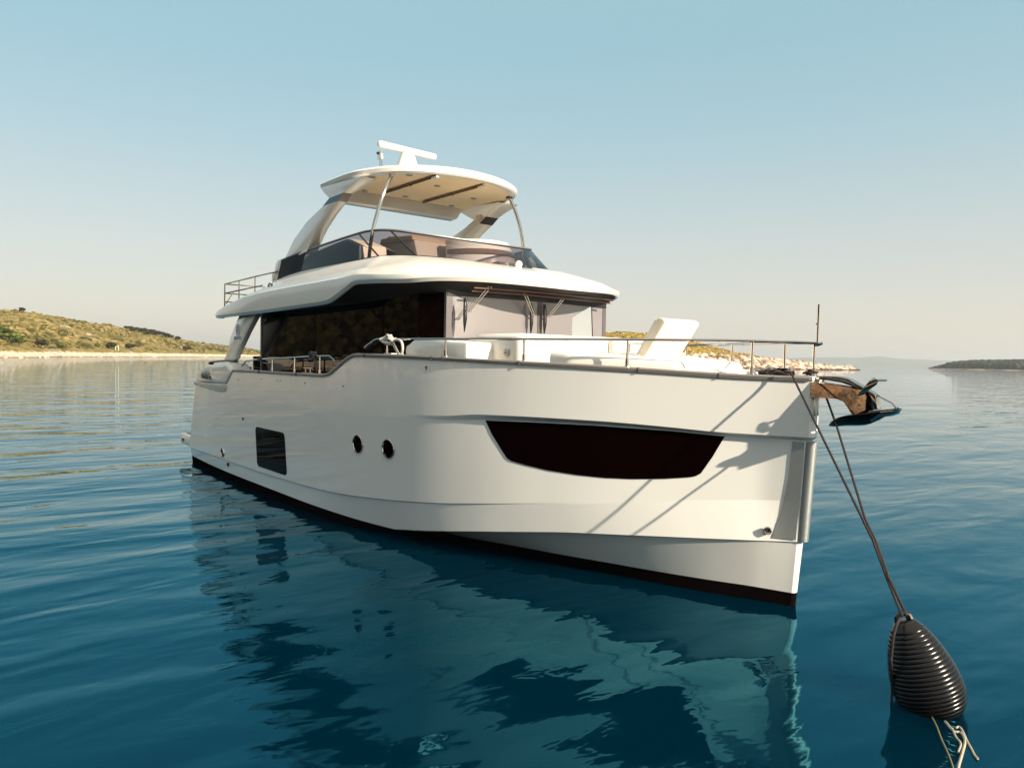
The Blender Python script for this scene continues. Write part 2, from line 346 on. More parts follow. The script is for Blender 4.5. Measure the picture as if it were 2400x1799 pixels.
for (px, pz, pr) in ((9.214, 1.382, .143), (10.0, 1.384, .143), (2.946, .562, .10)):
    for sg in (-1, 1):
        circ = [(px+pr*math.cos(2*math.pi*k/28), pz+pr*math.sin(2*math.pi*k/28)) for k in range(28)]
        w = MB(); rr = []
        for q, o_ in ((1.0, -.01), (1.0, .016), (.97, .022), (.90, .022), (.87, .010)):
            rr.append([side_pt(px+(c[0]-px)*q, pz+(c[1]-pz)*q, o_, sg) for c in circ])
        w.grid(rr, closed_v=True); w.cur = 1
        w.grid([[side_pt(px+(c[0]-px)*q, pz+(c[1]-pz)*q, .010, sg) for c in circ] for q in (.88, .5, .02)], closed_v=True)
        w.build('porthole', [steel, hblack], hullo)
for (px, pz, pr) in ((4.276, 1.409, .028), (3.232, .333, .04), (15.0, .86, .045)):
    w = MB(); c = side_pt(px, max(pz, Z2(px)+.01)) if pz > .5 else Vector((px, -Y2(px)+.02, pz))
    if px > 14: c = Vector((15.02, -(.27), .86))
    yp = -(Yg(px+.05)-Yg(px-.05))/.1 if px < 14 else .62
    nrm = Vector((yp, -1, 0)).normalized()
    w.lathe([(-.02, pr), (.012, pr), (.016, pr*.8), (.008, pr*.62)], c, nrm, 18); w.cur = 1; w.lathe([(.008, pr*.64), (.004, .001)], c, nrm, 18)
    w.build('hull_fitting', [steel if px > 14 else vent, vent], hullo)
# stainless stem guard
g = MB()
for sg in (-1, 1):
    rows = []
    for i in range(13):
        t = i/12; z = 1.885-(1.885-.775)*t; xl = float(np.interp(z, [.775, 1.08, 1.475, 1.885], [15.04, 15.11, 15.17, 15.20])); xr = 15.255+(z-.757)*.055
        rows.append([side_pt(xl, z, -.01, sg)]+[side_pt(xl+(xr-xl)*k/5, z, .010, sg) for k in range(6)])
    g.grid(rows)
g.tube([(15.29, 0, .765), (15.31, 0, 1.1), (15.335, 0, 1.5), (15.36, 0, 1.89)], .066, 14)
g.build('stem_guard', steel_b, hullo)

# rub rail / cap along the gunwale
for sg in (-1, 1):
    w = MB(); rows = []
    xs_ = [3.62+(15.37-3.62)*(1-(1-i/150)**1.2) for i in range(151)]
    for x in xs_:
        yp = (Yg(x+.03)-Yg(x-.03))/.06; n = Vector((-yp, 1, 0)).normalized(); zb = Zg(x)
        zp = (Zg(x+.01)-Zg(x-.01))/.02; tz = 1/math.sqrt(1+zp*zp)
        def P(o_, h): return (x+n.x*o_-zp*h*tz*.9, sg*(Yg(x)+n.y*o_), zb+h*tz)
        rows.append([P(-.13, .0), P(-.13, .05), P(-.01, .055), P(.018, .048), P(.024, .03), P(.014, .026), P(.022, .02), P(.018, .0), P(-.01, -.004)])
    w.grid(rows, closed_v=True); w.add(rows[-1], [tuple(range(9))]); w.add(rows[0], [tuple(range(9))])
    w.build('gunwale_rail', capm, Y, sharp=50)
# end block over the stem
w = MB(); w.box(15.30, 15.41, -.105, .105, 2.565, 2.618, .008); w.build('bow_cap', gel, Y)
for x in (10.95, 11.15, 12.35, 13.75, 14.55, 9.4, 7.0, 5.2):
    w = MB(); p = Vector((x, -Yg(x)-.02, Zg(x)+.022)); w.box(p.x-.004, p.x+.004, p.y-.012, p.y+.03, p.z-.028, p.z+.033); w.build('rail_joint', vent, Y)

# bulwark inside, decks
w = MB()
for sg in (-1, 1):
    rows = []
    for i in range(81):
        x = .7+(15.25-.7)*i/80; yi = max(Yg(x)-.12, .02); zd = 1.75+(2.36-1.75)*fade(x, 8.6, 9.4)
        rows.append([(x, sg*yi, Zg(x)+.02), (x, sg*yi, zd)])
    w.grid(rows)
w.build('bulwark', gel2, Y)
w = MB(); rows = []
for i in range(81):
    x = .7+(15.25-.7)*i/80; yi = max(Yg(x)-.12, .02); zd = 1.75+(2.36-1.75)*fade(x, 8.6, 9.4)
    rows.append([(x, -yi, zd), (x, 0, zd+.02), (x, yi, zd)])
w.grid(rows); w.build('deck', teak, Y)
# swim platform
w = MB(); w.prism([(-1.12, -2.1), (-1.05, -2.22), (.4, -2.26), (.4, 2.26), (-1.05, 2.22), (-1.12, 2.1)], 'z', .37, .63)
sp_ = w.build('swim_platform', gel, Y, bevel=.012)
w = MB(); w.prism([(-1.02, -2.0), (-.98, -2.1), (.3, -2.12), (.3, 2.12), (-.98, 2.1), (-1.02, 2.0)], 'z', .632, .645); w.build('teak_planking', teak, sp_)
w = MB(); w.box(-.96, -.62, -2.235, -2.2, .42, .56, .012); w.cur = 1; w.box(-.86, -.70, -2.245, -2.236, .45, .52, .003); w.build('hatch_plate', [gel, vent], sp_)
# quarter fairing with the model lettering
for sg in (-1, 1):
    prof = [(.70, 2.07), (.74, 2.16), (1.05, 2.30), (1.55, 2.42), (2.1, 2.49), (2.7, 2.535), (3.30, 2.55), (3.44, 2.50), (3.56, 2.42), (3.62, 2.36), (3.36, 2.13), (3.30, 2.085)]
    cx_, cz_ = 2.2, 2.27
    w = MB(); rings = []
    for (o_, k) in ((None, 1.0), (-.12, 1.0), (-.05, .992), (.0, .972), (.025, .94), (.035, .88), (.036, .5), (.036, .02)):
        ring = []
        for (x, z) in prof:
            xx, zz = cx_+(x-cx_)*k, cz_+(z-cz_)*k
            ring.append((xx, sg*(2.05 if o_ is None else Yg(x)+o_), zz))
        rings.append(ring)
    w.grid(rings, closed_v=True); w.build('quarter_fairing', gel, Y, sharp=40, bevel=0)
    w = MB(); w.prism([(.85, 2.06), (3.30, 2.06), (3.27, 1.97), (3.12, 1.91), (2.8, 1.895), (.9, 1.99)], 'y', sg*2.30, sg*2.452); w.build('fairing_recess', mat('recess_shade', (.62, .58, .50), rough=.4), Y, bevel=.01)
def text_obj(s, name, m, parent, M, size, shear=0., ext=.002):
    cu = bpy.data.curves.new(name, 'FONT'); cu.body = s; cu.size = size; cu.shear = shear; cu.extrude = ext
    t = bpy.data.objects.new(name, cu); C.objects.link(t); bpy.context.view_layer.update()
    me = bpy.data.meshes.new_from_object(t.evaluated_get(bpy.context.evaluated_depsgraph_get())); bpy.data.objects.remove(t)
    me.transform(M); me.materials.clear(); me.materials.append(m)
    o = bpy.data.objects.new(name, me); C.objects.link(o); o.parent = parent
    if parent.type == 'EMPTY': o.location = -Vector(parent.location)
    return o
Mt = Matrix.Translation((1.36, -2.421, 2.15)) @ Matrix.Rotation(math.radians(-3.0), 4, 'Z') @ Matrix.Rotation(math.radians(90), 4, 'X')
text_obj("Navetta 58", 'lettering', txt, Y, Mt, .185, .35, .006)

# ------------------------------------------------------------------ superstructure
# saloon walls (dark glass) with a clear pane on the port side
w = MB()
w.grid([[(3.68, -1.85, z), (10.05, -1.85, z), (10.52, -1.67, z)] for z in (1.75, 3.70)])
w.grid([[(3.68, y, 1.75), (3.68, y, 3.70)] for y in (-1.85, -.5, .5, 1.85)])
w.grid([[(3.68, 1.85, z), (9.1, 1.85, z)] for z in (1.75, 3.70)])
w.grid([[(9.1, 1.85, 1.75), (10.52, 1.67, 1.75)], [(9.1, 1.85, 3.02), (10.52, 1.67, 3.02)]])
w.grid([[(3.9, -1.6, 1.9), (3.9, 1.6, 1.9)], [(10.3, -1.6, 1.9), (10.3, 1.6, 1.9)]])
cabin = w.build('saloon', black, Y, sharp=10)
w = MB(); w.grid([[(9.1, 1.85, z), (10.52, 1.67, z)] for z in (3.02, 3.72)]); w.build('side_window', cglass, cabin)
for (a_, b_) in (((8.98, -1.855), (9.0, -1.855)), ((6.4, -1.855), (6.42, -1.855))):
    w = MB(); w.box(a_[0], b_[0], -1.858, -1.852, 1.8, 3.69); w.build('window_joint', hblack, cabin)
w = MB(); w.box(3.66, 3.70, -1.87, -1.835, 1.75, 3.66); w.build('corner_trim', steel_b, cabin)
Xw = pchip([(-1.67, 10.54), (-1.4, 10.60), (-1.0, 10.66), (-.5, 10.70), (0, 10.715), (.5, 10.70), (1.0, 10.66), (1.4, 10.60), (1.67, 10.54)])
def pane(y0, y1, z0, z1, off, name, m, par, n=8):
    w = MB(); w.grid([[(Xw(y0+(y1-y0)*i/n)+off, y0+(y1-y0)*i/n, z) for z in (z0, z1)] for i in range(n+1)])
    w.grid([[(Xw(y0+(y1-y0)*i/n)+off-.02, y0+(y1-y0)*i/n, z) for z in (z0, z1)] for i in range(n+1)])
    for yy in (y0, y1): w.grid([[(Xw(yy)+off, yy, z0), (Xw(yy)+off, yy, z1)], [(Xw(yy)+off-.02, yy, z0), (Xw(yy)+off-.02, yy, z1)]])
    return w.build(name, m, par)
ws = pane(-1.60, -.045, 3.03, 3.80, .0, 'windscreen', cover, cabin)
pane(.045, .74, 3.03, 3.80, .0, 'windscreen', cover, cabin)
# port pane: cover around a clear quarter light
w = MB()
H = [(.74, 3.10), (1.30, 3.12), (1.25, 3.68), (.74, 3.45)]; O = [(.74, 3.03), (1.60, 3.03), (1.60, 3.80), (.74, 3.80)]
w.add([(Xw(p[0]), p[0], p[1]) for p in H]+[(Xw(p[0]), p[0], p[1]) for p in O], [(0, 1, 5, 4), (1, 2, 6, 5), (2, 3, 7, 6), (3, 0, 4, 7)]); w.build('windscreen', cover, cabin, sharp=60)
w = MB(); w.add([(Xw(p[0])-.01, p[0], p[1]) for p in H], [(0, 1, 2, 3)]); w.build('clear_pane', cglass, cabin)
w = MB(); w.box(10.45, 10.5, .47, .57, 3.03, 3.35); w.build('helm_curtain', cush, cabin)
fr = MB()
for (y0, y1, z0, z1) in ((-1.68, -1.58, 2.9, 3.80), (1.58, 1.68, 2.9, 3.80), (-.05, .05, 2.9, 3.8), (-1.66, 1.66, 2.92, 3.035)):
    n = 10; fr.grid([[(Xw(y0+(y1-y0)*i/n)+.008, y0+(y1-y0)*i/n, z) for z in (z0, z1)] for i in range(n+1)])
    fr.grid([[(Xw(y0+(y1-y0)*i/n)+.008-.05*k, y0+(y1-y0)*i/n, z1) for k in (0, 1)] for i in range(n+1)])
    for yy in (y0, y1): fr.grid([[(Xw(yy)+.008, yy, z) for z in (z0, z1)], [(Xw(yy)-.05, yy, z) for z in (z0, z1)]])
fr.build('windscreen_frame', framem, cabin, sharp=60)
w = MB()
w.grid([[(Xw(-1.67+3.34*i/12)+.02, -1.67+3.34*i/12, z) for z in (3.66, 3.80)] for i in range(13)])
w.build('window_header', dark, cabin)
w = MB()
w.grid([[(10.5, y, 2.3), (10.62, y, 2.3), (10.62, y, 2.93), (10.5, y, 2.93)] for y in (-1.66, 1.66)]); w.build('coaming_front', gel, cabin)

# wipers
for (yb, ya1, yt, zb, zt) in ((-1.52, -1.49, -1.2, 3.13, 3.43), (-.25, -.235, -.55, 3.14, 3.44), (.03, .08, .35, 3.14, 3.44)):
    w = MB(); x = 10.79
    for d in (0, .055): w.tube([(x+.02, ya1+d*.7, zt-.01), (10.93, yt+d*1.0, 3.80)], .009, 6)
    w.cur = 0; w.tube([(x+.02, ya1-.03, zt), (x+.02, ya1+.07, zt)], .012, 6); w.ball((x+.02, ya1, zt), .018)
    w.cur = 1; w.tube([(x, yb, zb), (x, yb, 3.30), (x-.01, yb-.005, 3.62)], [.008, .022, .010], 6)
    for d in (-.022, .022):
        w.tube([(x+.012, yb, 3.17), (x+.02, yb+d, 3.32), (x+.022, yb+d*.9, 3.43), (x+.02, yb+d, 3.52), (x+.01, yb, 3.62)], .008, 5)
    w.build('wiper', [steel, blackm], cabin)

# flybridge moulding: closed U from starboard aft round the bow to port aft
plan = [  # x, y(lower edge), z lower, z shoulder, ws base x, ws base y, ws base z
 (1.35, -1.95, 3.585, 3.63, 1.42, -1.80, 3.66), (1.62, -2.15, 3.57, 3.69, 1.7, -1.85, 3.76), (2.1, -2.25, 3.56, 3.76, 2.2, -1.9, 3.88), (2.9, -2.30, 3.555, 3.84, 3.0, -1.93, 3.98),
 (3.8, -2.34, 3.555, 3.93, 3.9, -1.94, 4.10), (4.9, -2.35, 3.56, 3.99, 4.7, -1.93, 4.27), (6.0, -2.35, 3.575, 4.01, 5.8, -1.89, 4.36), (7.0, -2.35, 3.59, 4.02, 7.0, -1.87, 4.375), (7.7, -2.35, 3.60, 4.025, 7.6, -1.84, 4.385),
 (8.06, -2.35, 3.62, 4.03, 7.95, -1.82, 4.39), (8.35, -2.35, 3.69, 4.03, 8.2, -1.80, 4.395), (8.69, -2.35, 3.79, 4.04, 8.45, -1.77, 4.40), (8.95, -2.345, 3.865, 4.05, 8.65, -1.73, 4.41), (9.25, -2.33, 3.865, 4.04, 8.85, -1.66, 4.405),
 (9.67, -2.29, 3.85, 4.01, 9.1, -1.56, 4.395), (10.2, -2.15, 3.83, 3.99, 9.35, -1.40, 4.375), (10.6, -1.90, 3.85, 3.98, 9.55, -1.20, 4.355), (10.95, -1.50, 3.85, 3.96, 9.72, -.95, 4.33), (11.25, -1.0, 3.83, 3.93, 9.86, -.65, 4.30), (11.42, -.5, 3.81, 3.90, 9.95, -.33, 4.285), (11.48, 0, 3.80, 3.885, 10.0, 0, 4.27)]
full = plan+[(a, -b, c, d, e_, -f_, g_) for (a, b, c, d, e_, f_, g_) in plan[-2::-1]]
def densify(L, k=4):
    cols = list(zip(*L)); n = len(L); o = []
    for i in range(n-1):
        for j in range(k):
            t = j/k; r = []
            for c in cols:
                p0 = c[max(i-1, 0)]; p1 = c[i]; p2 = c[i+1]; p3 = c[min(i+2, n-1)]
                r.append(.5*(2*p1+(-p0+p2)*t+(2*p0-5*p1+4*p2-p3)*t*t+(-p0+3*p1-3*p2+p3)*t**3))
            o.append(tuple(r))
    o.append(tuple(L[-1])); return o
D = densify(full)
w = MB(); rows = []
for (x, y, zl, zs, bx, by, bz) in D:
    L = Vector((x, y, zl)); Bs = Vector((bx, by, bz)); d = (Vector((x, y, 0))-Vector((bx, by, 0))).normalized()
    out_ = d*.045; h = zs-zl
    sh = Vector((x, y, zs)); span = (Vector((x, y, 0))-Vector((bx, by, 0))).length
    sm = 1-fade(x, 9.2, 10.2)       # 1 along the sides, 0 at the bow
    q1 = L+out_*.75+Vector((0, 0, .055))                     # bevel line
    q2 = sh+out_*.45*1-Vector((0, 0, .03)); q3 = sh-d*.05
    mid1 = sh.lerp(Bs, .45)+Vector((0, 0, .045-.075*sm)); mid2 = sh.lerp(Bs, .78)+Vector((0, 0, .045-.05*sm))
    mid0 = sh.lerp(Bs, .2)+Vector((0, 0, .035-.02*sm))
    rows.append([L-d*.04+Vector((0, 0, .0)), L, q1, q1.lerp(q2, .5)+d*.006, q2, q3, mid0, mid1, mid2, Bs])
w.grid(rows); w.add(rows[0], [tuple(range(len(rows[0])))]); w.add(rows[-1], [tuple(range(len(rows[0])))])
roof = w.build('flybridge_moulding', gel, Y, sharp=28)
# soffit
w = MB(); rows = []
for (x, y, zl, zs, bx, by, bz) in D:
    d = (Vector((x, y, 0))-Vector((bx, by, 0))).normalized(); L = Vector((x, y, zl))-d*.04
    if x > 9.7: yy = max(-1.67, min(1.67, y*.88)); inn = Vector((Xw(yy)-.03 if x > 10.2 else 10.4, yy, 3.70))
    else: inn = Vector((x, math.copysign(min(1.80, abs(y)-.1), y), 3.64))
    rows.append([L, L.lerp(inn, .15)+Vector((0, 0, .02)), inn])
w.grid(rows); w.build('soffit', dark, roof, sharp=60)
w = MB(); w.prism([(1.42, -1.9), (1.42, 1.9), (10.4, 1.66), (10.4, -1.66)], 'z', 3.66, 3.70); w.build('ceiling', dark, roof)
w = MB()
for (k, z) in ((.35, 3.765), (.62, 3.725)):
    pts = []
    for i in range(17):
        yy = -1.45+2.9*i/16; pts.append((10.72+.55*math.cos(yy/1.45*1.15)*(1-k)+.05, yy, z))
    w.tube(pts, .014, 6)
w.build('ceiling_beam', wood, roof)
# flybridge floor and inner coaming
w = MB(); w.grid([[(D[i][4]-.02*0, D[i][5]*.97, 3.76), (D[i][4], 0, 3.77)] for i in range(len(D)//2+1)]); w.grid([[(D[i][4], D[i][5]*.97, 3.76), (D[i][4], 0, 3.77)] for i in range(len(D)//2, len(D))]); w.build('flybridge_floor', gel2, roof)
w = MB(); w.grid([[(d_[4]-(.03 if d_[0] > 9 else 0), d_[5]*.985, d_[6]), (d_[4]-(.05 if d_[0] > 9 else 0), d_[5]*.97, 3.76)] for d_ in D]); w.build('inner_coaming', gel2, roof)
# starboard and port wing pillars with emblem
for sg in (-1, 1):
    w = MB(); w.prism([(3.32, 3.57), (4.36, 3.575), (4.12, 3.42), (3.79, 3.20), (3.42, 2.92), (3.16, 2.74), (3.10, 2.655), (2.98, 2.60), (2.30, 2.59), (2.42, 2.66), (2.58, 2.82), (2.77, 3.11), (3.05, 3.36)], 'y', sg*2.10, sg*2.22)
    pl = w.build('side_pillar', gel, Y, bevel=.02)
    w = MB(); w.box(2.62, 2.90, sg*2.13-.05, sg*2.13+.05, 2.5, 2.60, .01); w.build('pillar_foot', gel, pl)
    if sg == -1:
        w = MB(); w.lathe([(0, .125), (.004, .125), (.004, .105), (0, .105)], (3.27, -2.221, 3.27), (0, -1, 0), 28)
        w.prism([(3.19, 3.19), (3.24, 3.33), (3.28, 3.36), (3.31, 3.30), (3.29, 3.22), (3.26, 3.29), (3.235, 3.19)], 'y', -2.222, -2.226); w.build('emblem', blogo, pl)
        text_obj("ABSOLUTE", 'lettering', blogo, pl, Matrix.Translation((3.02, -2.223, 3.06)) @ Matrix.Rotation(math.radians(90), 4, 'X'), .095)
w = MB(); w.tube([(3.2, 1.9, 1.75), (3.2, 1.9, 3.66)], .035, 8); w.build('cockpit_post', blackm, Y)
w = MB(); w.box(2.0, 3.4, 1.75, 1.95, 1.75, 2.35, .03); w.box(1.0, 1.3, -2.1, 2.1, 1.75, 2.45, .04); w.build('cockpit_coaming', gel2, Y)

# flybridge windscreen
wsb = [(4.70, -1.915, 4.275), (5.3, -1.90, 4.325), (5.8, -1.885, 4.36), (7.0, -1.865, 4.375), (8.0, -1.82, 4.39), (8.45, -1.77, 4.40), (8.8, -1.68, 4.405), (9.1, -1.56, 4.395), (9.35, -1.40, 4.375), (9.55, -1.20, 4.355), (9.72, -.95, 4.33), (9.86, -.65, 4.30), (9.95, -.33, 4.285), (10.0, 0, 4.27)]
wst = [(4.78, -1.87, 4.66), (5.35, -1.84, 4.72), (5.85, -1.80, 4.762), (7.0, -1.775, 4.82), (7.9, -1.735, 4.865), (8.2, -1.69, 4.875), (8.45, -1.61, 4.87), (8.7, -1.48, 4.845), (8.88, -1.34, 4.815), (9.02, -1.15, 4.79), (9.15, -.93, 4.765), (9.27, -.62, 4.74), (9.35, -.32, 4.725), (9.38, 0, 4.72)]
def mir(L): return L+[(x, -y, z) for x, y, z in L[-2::-1]]
B_ = bez(mir(wsb), 4); T_ = bez(mir(wst), 4)
w = MB(); w.grid([B_, T_]); flyg = w.build('flybridge_windscreen', tglass, Y)
w = MB(); w.tube([p+Vector((0, 0, .012)) for p in T_], .017, 8); w.build('top_rail', steel_b, flyg)
w = MB(); w.tube(T_, .015, 6); w.tube(B_, .012, 6); w.build('seal', blackm, flyg)
for sg in (1, -1):
    w = MB(); nB = [Vector((p.x, p.y*sg, p.z)) for p in B_[:9]]; nT = [Vector((p.x, p.y*sg, p.z)) for p in T_[:9]]
    w.grid([[p+Vector((0, -.004*sg, 0)) for p in nB], [p+Vector((0, -.004*sg, 0)) for p in nT]]); w.build('opaque_panel', hblack, flyg)
    for (b_, t_) in (((8.62, -1.745, 4.405), (7.9, -1.745, 4.865)), ((9.30, -1.44, 4.38), (8.62, -1.53, 4.855))):
        w = MB(); w.tube([(b_[0], b_[1]*sg, b_[2]), (t_[0], t_[1]*sg, t_[2])], .017, 6); w.build('mullion', blackm, flyg)
    w = MB(); w.prism([(4.42, 4.27), (4.70, 4.27), (4.80, 4.66), (4.70, 4.70), (4.56, 4.62)], 'y', sg*1.80, sg*1.90); w.build('end_fin', gel, flyg, bevel=.015)
# aft rails of the flybridge
w = MB()
for sg in (-1, 1):
    for z in (4.40, 4.18): w.tube([(1.5, sg*1.93, z), (3.5, sg*1.93, z+.03), (4.75, sg*1.93, z+.04)] if z > 4.3 else [(1.5, sg*1.93, z), (3.9, sg*1.93, z+.03)], .017, 6)
    for x, zt, zb in ((1.5, 4.40, 3.72), (2.48, 4.415, 3.9), (3.48, 4.43, 4.0), (4.5, 4.44, 4.2)): w.tube([(x, sg*1.93, zb), (x, sg*1.93, zt)], .015, 6)
    w.tube([(1.5, sg*1.90, 3.93), (2.1, sg*1.93, 4.18)], .010, 6)
for z in (4.40, 4.18, 3.98): w.tube([(1.5, -1.93, z), (1.5, 1.93, z)], .015, 6)
for y in (-1, 0, 1): w.tube([(1.5, y, 3.7), (1.5, y, 4.4)], .013, 6)
w.build('aft_rail', steel, Y)
w = MB(); w.tube([(5.0, -2.18, 4.12), (5.0, -2.21, 4.13)], .05, 10); w.tube([(5.0, -2.16, 4.08), (5.0, -2.16, 4.16)], .035, 8); w.build('side_light', blackm, roof)

# arches
OA = [(4.76, 4.62), (5.24, 5.05), (5.8, 5.34), (6.47, 5.54), (6.74, 5.65), (6.50, 5.78), (6.31, 5.92)]
OF = [(5.92, 4.74), (6.33, 5.14), (6.72, 5.37), (7.12, 5.54), (7.33, 5.66), (7.60, 5.74), (8.02, 5.84)]
for sg in (-1, 1):
    def sec(i, k=0):
        yo = [1.83, 1.80, 1.775, 1.755, 1.75, 1.745, 1.73][i]; yi = yo-[.30, .29, .27, .24, .23, .30, .38][i]; dxf = [-.16, -.16, -.15, -.13, -.12, -.14, -.2][i]
        return [(OA[i][0], sg*yo, OA[i][1]), (OF[i][0], sg*yo, OF[i][1]), (OF[i][0]+dxf, sg*yi, OF[i][1]+.03), (OA[i][0]+.05, sg*yi, OA[i][1]+.02)]
    secs = [sec(i) for i in range(7)]
    w = MB(); w.grid(secs[:4], closed_v=True); w.add(secs[0], [(0, 1, 2, 3)]); leg = w.build('arch_leg', gel, Y, sharp=30, bevel=.01)
    w = MB(); w.grid([secs[3], secs[4]], closed_v=True)
    w.v = [tuple(Vector(v)) for v in w.v]; w.mi = [0, 1, 2, 2]; w.build('arch_band', [bluegl, brownp if sg < 0 else vent, gel], leg)
    w = MB(); w.grid(secs[4:], closed_v=True); w.add(secs[-1], [(0, 1, 2, 3)]); w.build('arch_head', gel, Y, sharp=30, bevel=.01)
    if sg == 1:
        w = MB(); yy = 1.44
        w.lathe([(0, .10), (.015, .10), (.02, .085), (.012, .06), (.02, .03), (.022, .001)], (7.0, 1.495, 5.735), (0, -1, 0), 24); w.build('speaker', liner, Y)
# hardtop
hp = [(6.30, -1.0), (6.30, -1.72), (6.9, -1.735), (7.5, -1.72), (7.9, -1.62), (8.3, -1.43), (8.62, -1.15), (8.84, -.8), (8.98, -.4), (9.02, 0)]
hpf = hp+[(x, -y) for x, y in hp[-2::-1]]
hp3 = [(p.x, p.y) for p in bez([(x, y, 0) for x, y in hpf[1:-1]], 4)]
def ring(dz, inset, zc=0.):
    o = []
    for (x, y) in hp3:
        cx0, cy0 = 7.4, 0; v = Vector((x-cx0, y-cy0)); L = v.length; s_ = (L-inset)/L
        zz = 5.89+dz+zc*(1-(y/1.75)**2)-.00*x
        ad = fade(x, 7.6, 6.3)*.03 if False else 0
        o.append((cx0+v.x*s_, cy0+v.y*s_, zz))
    return o
w = MB(); w.grid([ring(.0, .14), ring(-.005, .03), ring(.02, .0), ring(.085, -.01), ring(.125, .03), ring(.145, .16, .03), ring(.16, .6, .06), ring(.17, 1.1, .08)], closed_v=True)
w.add(ring(.17, 1.1, .08), [tuple(range(len(hp3)))])
ht = w.build('hardtop', gel, Y, sharp=40)
w = MB(); r_ = ring(.012, .13); w.add(r_, [tuple(range(len(r_)))]); w.build('headliner', liner, ht)
w = MB(); w.prism([(6.22, 5.70), (6.42, 5.72), (6.62, 5.90), (6.30, 5.98), (6.20, 5.85)], 'y', -1.35, 1.35); w.build('aft_beam', gel, ht, bevel=.02)
w = MB(); w.tube([(6.21, -1.33, 5.715), (6.21, 1.33, 5.715)], .018, 8); w.build('awning_edge', vent, ht)
for (x0, y0, x1, y1) in ((6.98, -.72, 8.75, -.79), (6.75, .28, 8.75, .18)):
    w = MB(); w.box(x0, x1, y0-.03, y0+.03, 5.868, 5.885, .004); w.box(x0-.02, x1+.04, y0-.006, y0+.006, 5.85, 5.868); w.box((x0+x1)/2-.03, (x0+x1)/2+.03, y0-.035, y0+.035, 5.85, 5.868); w.build('sunroof_track', [brownp], ht)
    w = MB(); w.box(x1-.12, x1+.05, y0-.03, y0+.03, 5.84, 5.87, .006); w.build('track_end', gel, ht)
for (x, y) in ((6.75, -1.03), (6.84, -.19), (8.05, -.24), (7.65, .88), (6.75, .97), (8.4, -1.05)):
    w = MB(); w.lathe([(0, .06), (.012, .058), (.014, .045), (.004, .04), (.004, .001)], (x, y, 5.90), (0, 0, -1), 18); w.build('ceiling_light', steel_b, ht)
for sg in (-1, 1):
    w = MB(); w.tube(bez([(8.25, sg*1.30, 5.89), (8.28, sg*1.45, 5.60), (8.29, sg*1.58, 5.25), (8.27, sg*1.665, 4.90), (8.22, sg*1.70, 4.5), (8.15, sg*1.72, 3.77)], 5), .032, 12); w.build('hardtop_pole', steel, Y)
    w = MB(); w.box(8.2, 8.3, sg*1.30-.05, sg*1.30+.05, 5.865, 5.90, .01); w.build('pole_bracket', gel if sg < 0 else vent, ht)
# radar, horn, whip
rc = Vector((6.78, -.12, 0))
w = MB(); w.lathe([(6.0, .30), (6.30, .28), (6.38, .24), (6.46, .235), (6.66, .16), (6.73, .14), (6.75, .14)], (rc.x, rc.y, 0), (0, 0, 1), 22); rad = w.build('radar_pedestal', gel, Y, sharp=50)
w = MB(); bm = bmesh.new(); bmesh.ops.create_cube(bm, size=1)
for v in bm.verts: v.co = Vector((v.co.x*.13, v.co.y*1.36, v.co.z*.12))
bmesh.ops.bevel(bm, geom=bm.edges[:], offset=.045, segments=4, profile=.5, affect='EDGES')
w.frombm(bm, Matrix.Translation((rc.x, rc.y, 6.815)) @ Matrix.Rotation(math.radians(3), 4, 'Z')); w.build('radar_scanner', gel, rad)
w = MB()
for d in (-.055, .055): w.tube([(6.62+d, -.62-d, 6.03), (6.62+d*.8, -.62-d*.8, 6.60)], .009, 6)
w.cur = 1; w.prism([(6.54, 6.58), (6.70, 6.58), (6.68, 6.74), (6.56, 6.74)], 'y', -.66, -.62); w.cur = 2; w.ball((6.60, -.68, 6.70), .028); w.build('masthead_light', [steel, gel, vent], ht)
w = MB(); w.tube([(8.1, -.55, 6.05), (7.9, -.15, 6.12)], .007, 5); w.build('whip_aerial', gel, ht)

# flybridge furniture (built in)
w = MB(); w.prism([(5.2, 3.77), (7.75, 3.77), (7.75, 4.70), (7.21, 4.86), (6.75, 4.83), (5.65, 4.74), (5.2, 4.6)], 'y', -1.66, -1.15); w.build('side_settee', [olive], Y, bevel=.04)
w = MB(); w.prism([(7.24, 4.87), (7.76, 4.71), (7.86, 4.45), (7.86, 4.1), (7.77, 4.1), (7.77, 4.68)], 'y', -1.60, -1.12); w.build('settee_cushion', cush, Y, bevel=.02)
w = MB(); w.prism([(6.2, 3.77), (8.1, 3.77), (8.0, 4.6), (7.85, 4.98), (6.92, 5.06), (6.75, 5.02), (6.45, 4.7)], 'y', -.62, .1); w.build('lounge_seat', seatm, Y, bevel=.04)
w = MB(); w.prism([(6.72, 5.03), (7.86, 4.98), (7.90, 4.88), (6.66, 4.92)], 'y', -.66, .14); w.build('seat_back_roll', seatb, Y, bevel=.03)
w = MB(); w.box(7.35, 7.55, .25, .62, 4.72, 4.98, .05); w.box(7.2, 7.6, .2, .68, 3.9, 4.70, .06); w.build('helm_seat', cush, Y)
w = MB(); pr = [(y, 1) for y in ()]
rows = []
for i in range(17):
    th = math.pi*(i/16)-math.pi/2; rows.append([(8.25+.75*math.cos(th), .55+.70*math.sin(th), z) for z in (3.8, 4.60)]+[(8.15+.68*math.cos(th), .55+.66*math.sin(th), 4.90), (8.1+.55*math.cos(th), .55+.6*math.sin(th), 4.93)])
w.grid(rows); w.add([r[-1] for r in rows], [tuple(range(17))]); w.build('helm_console', gel, Y, sharp=30)
w = MB()
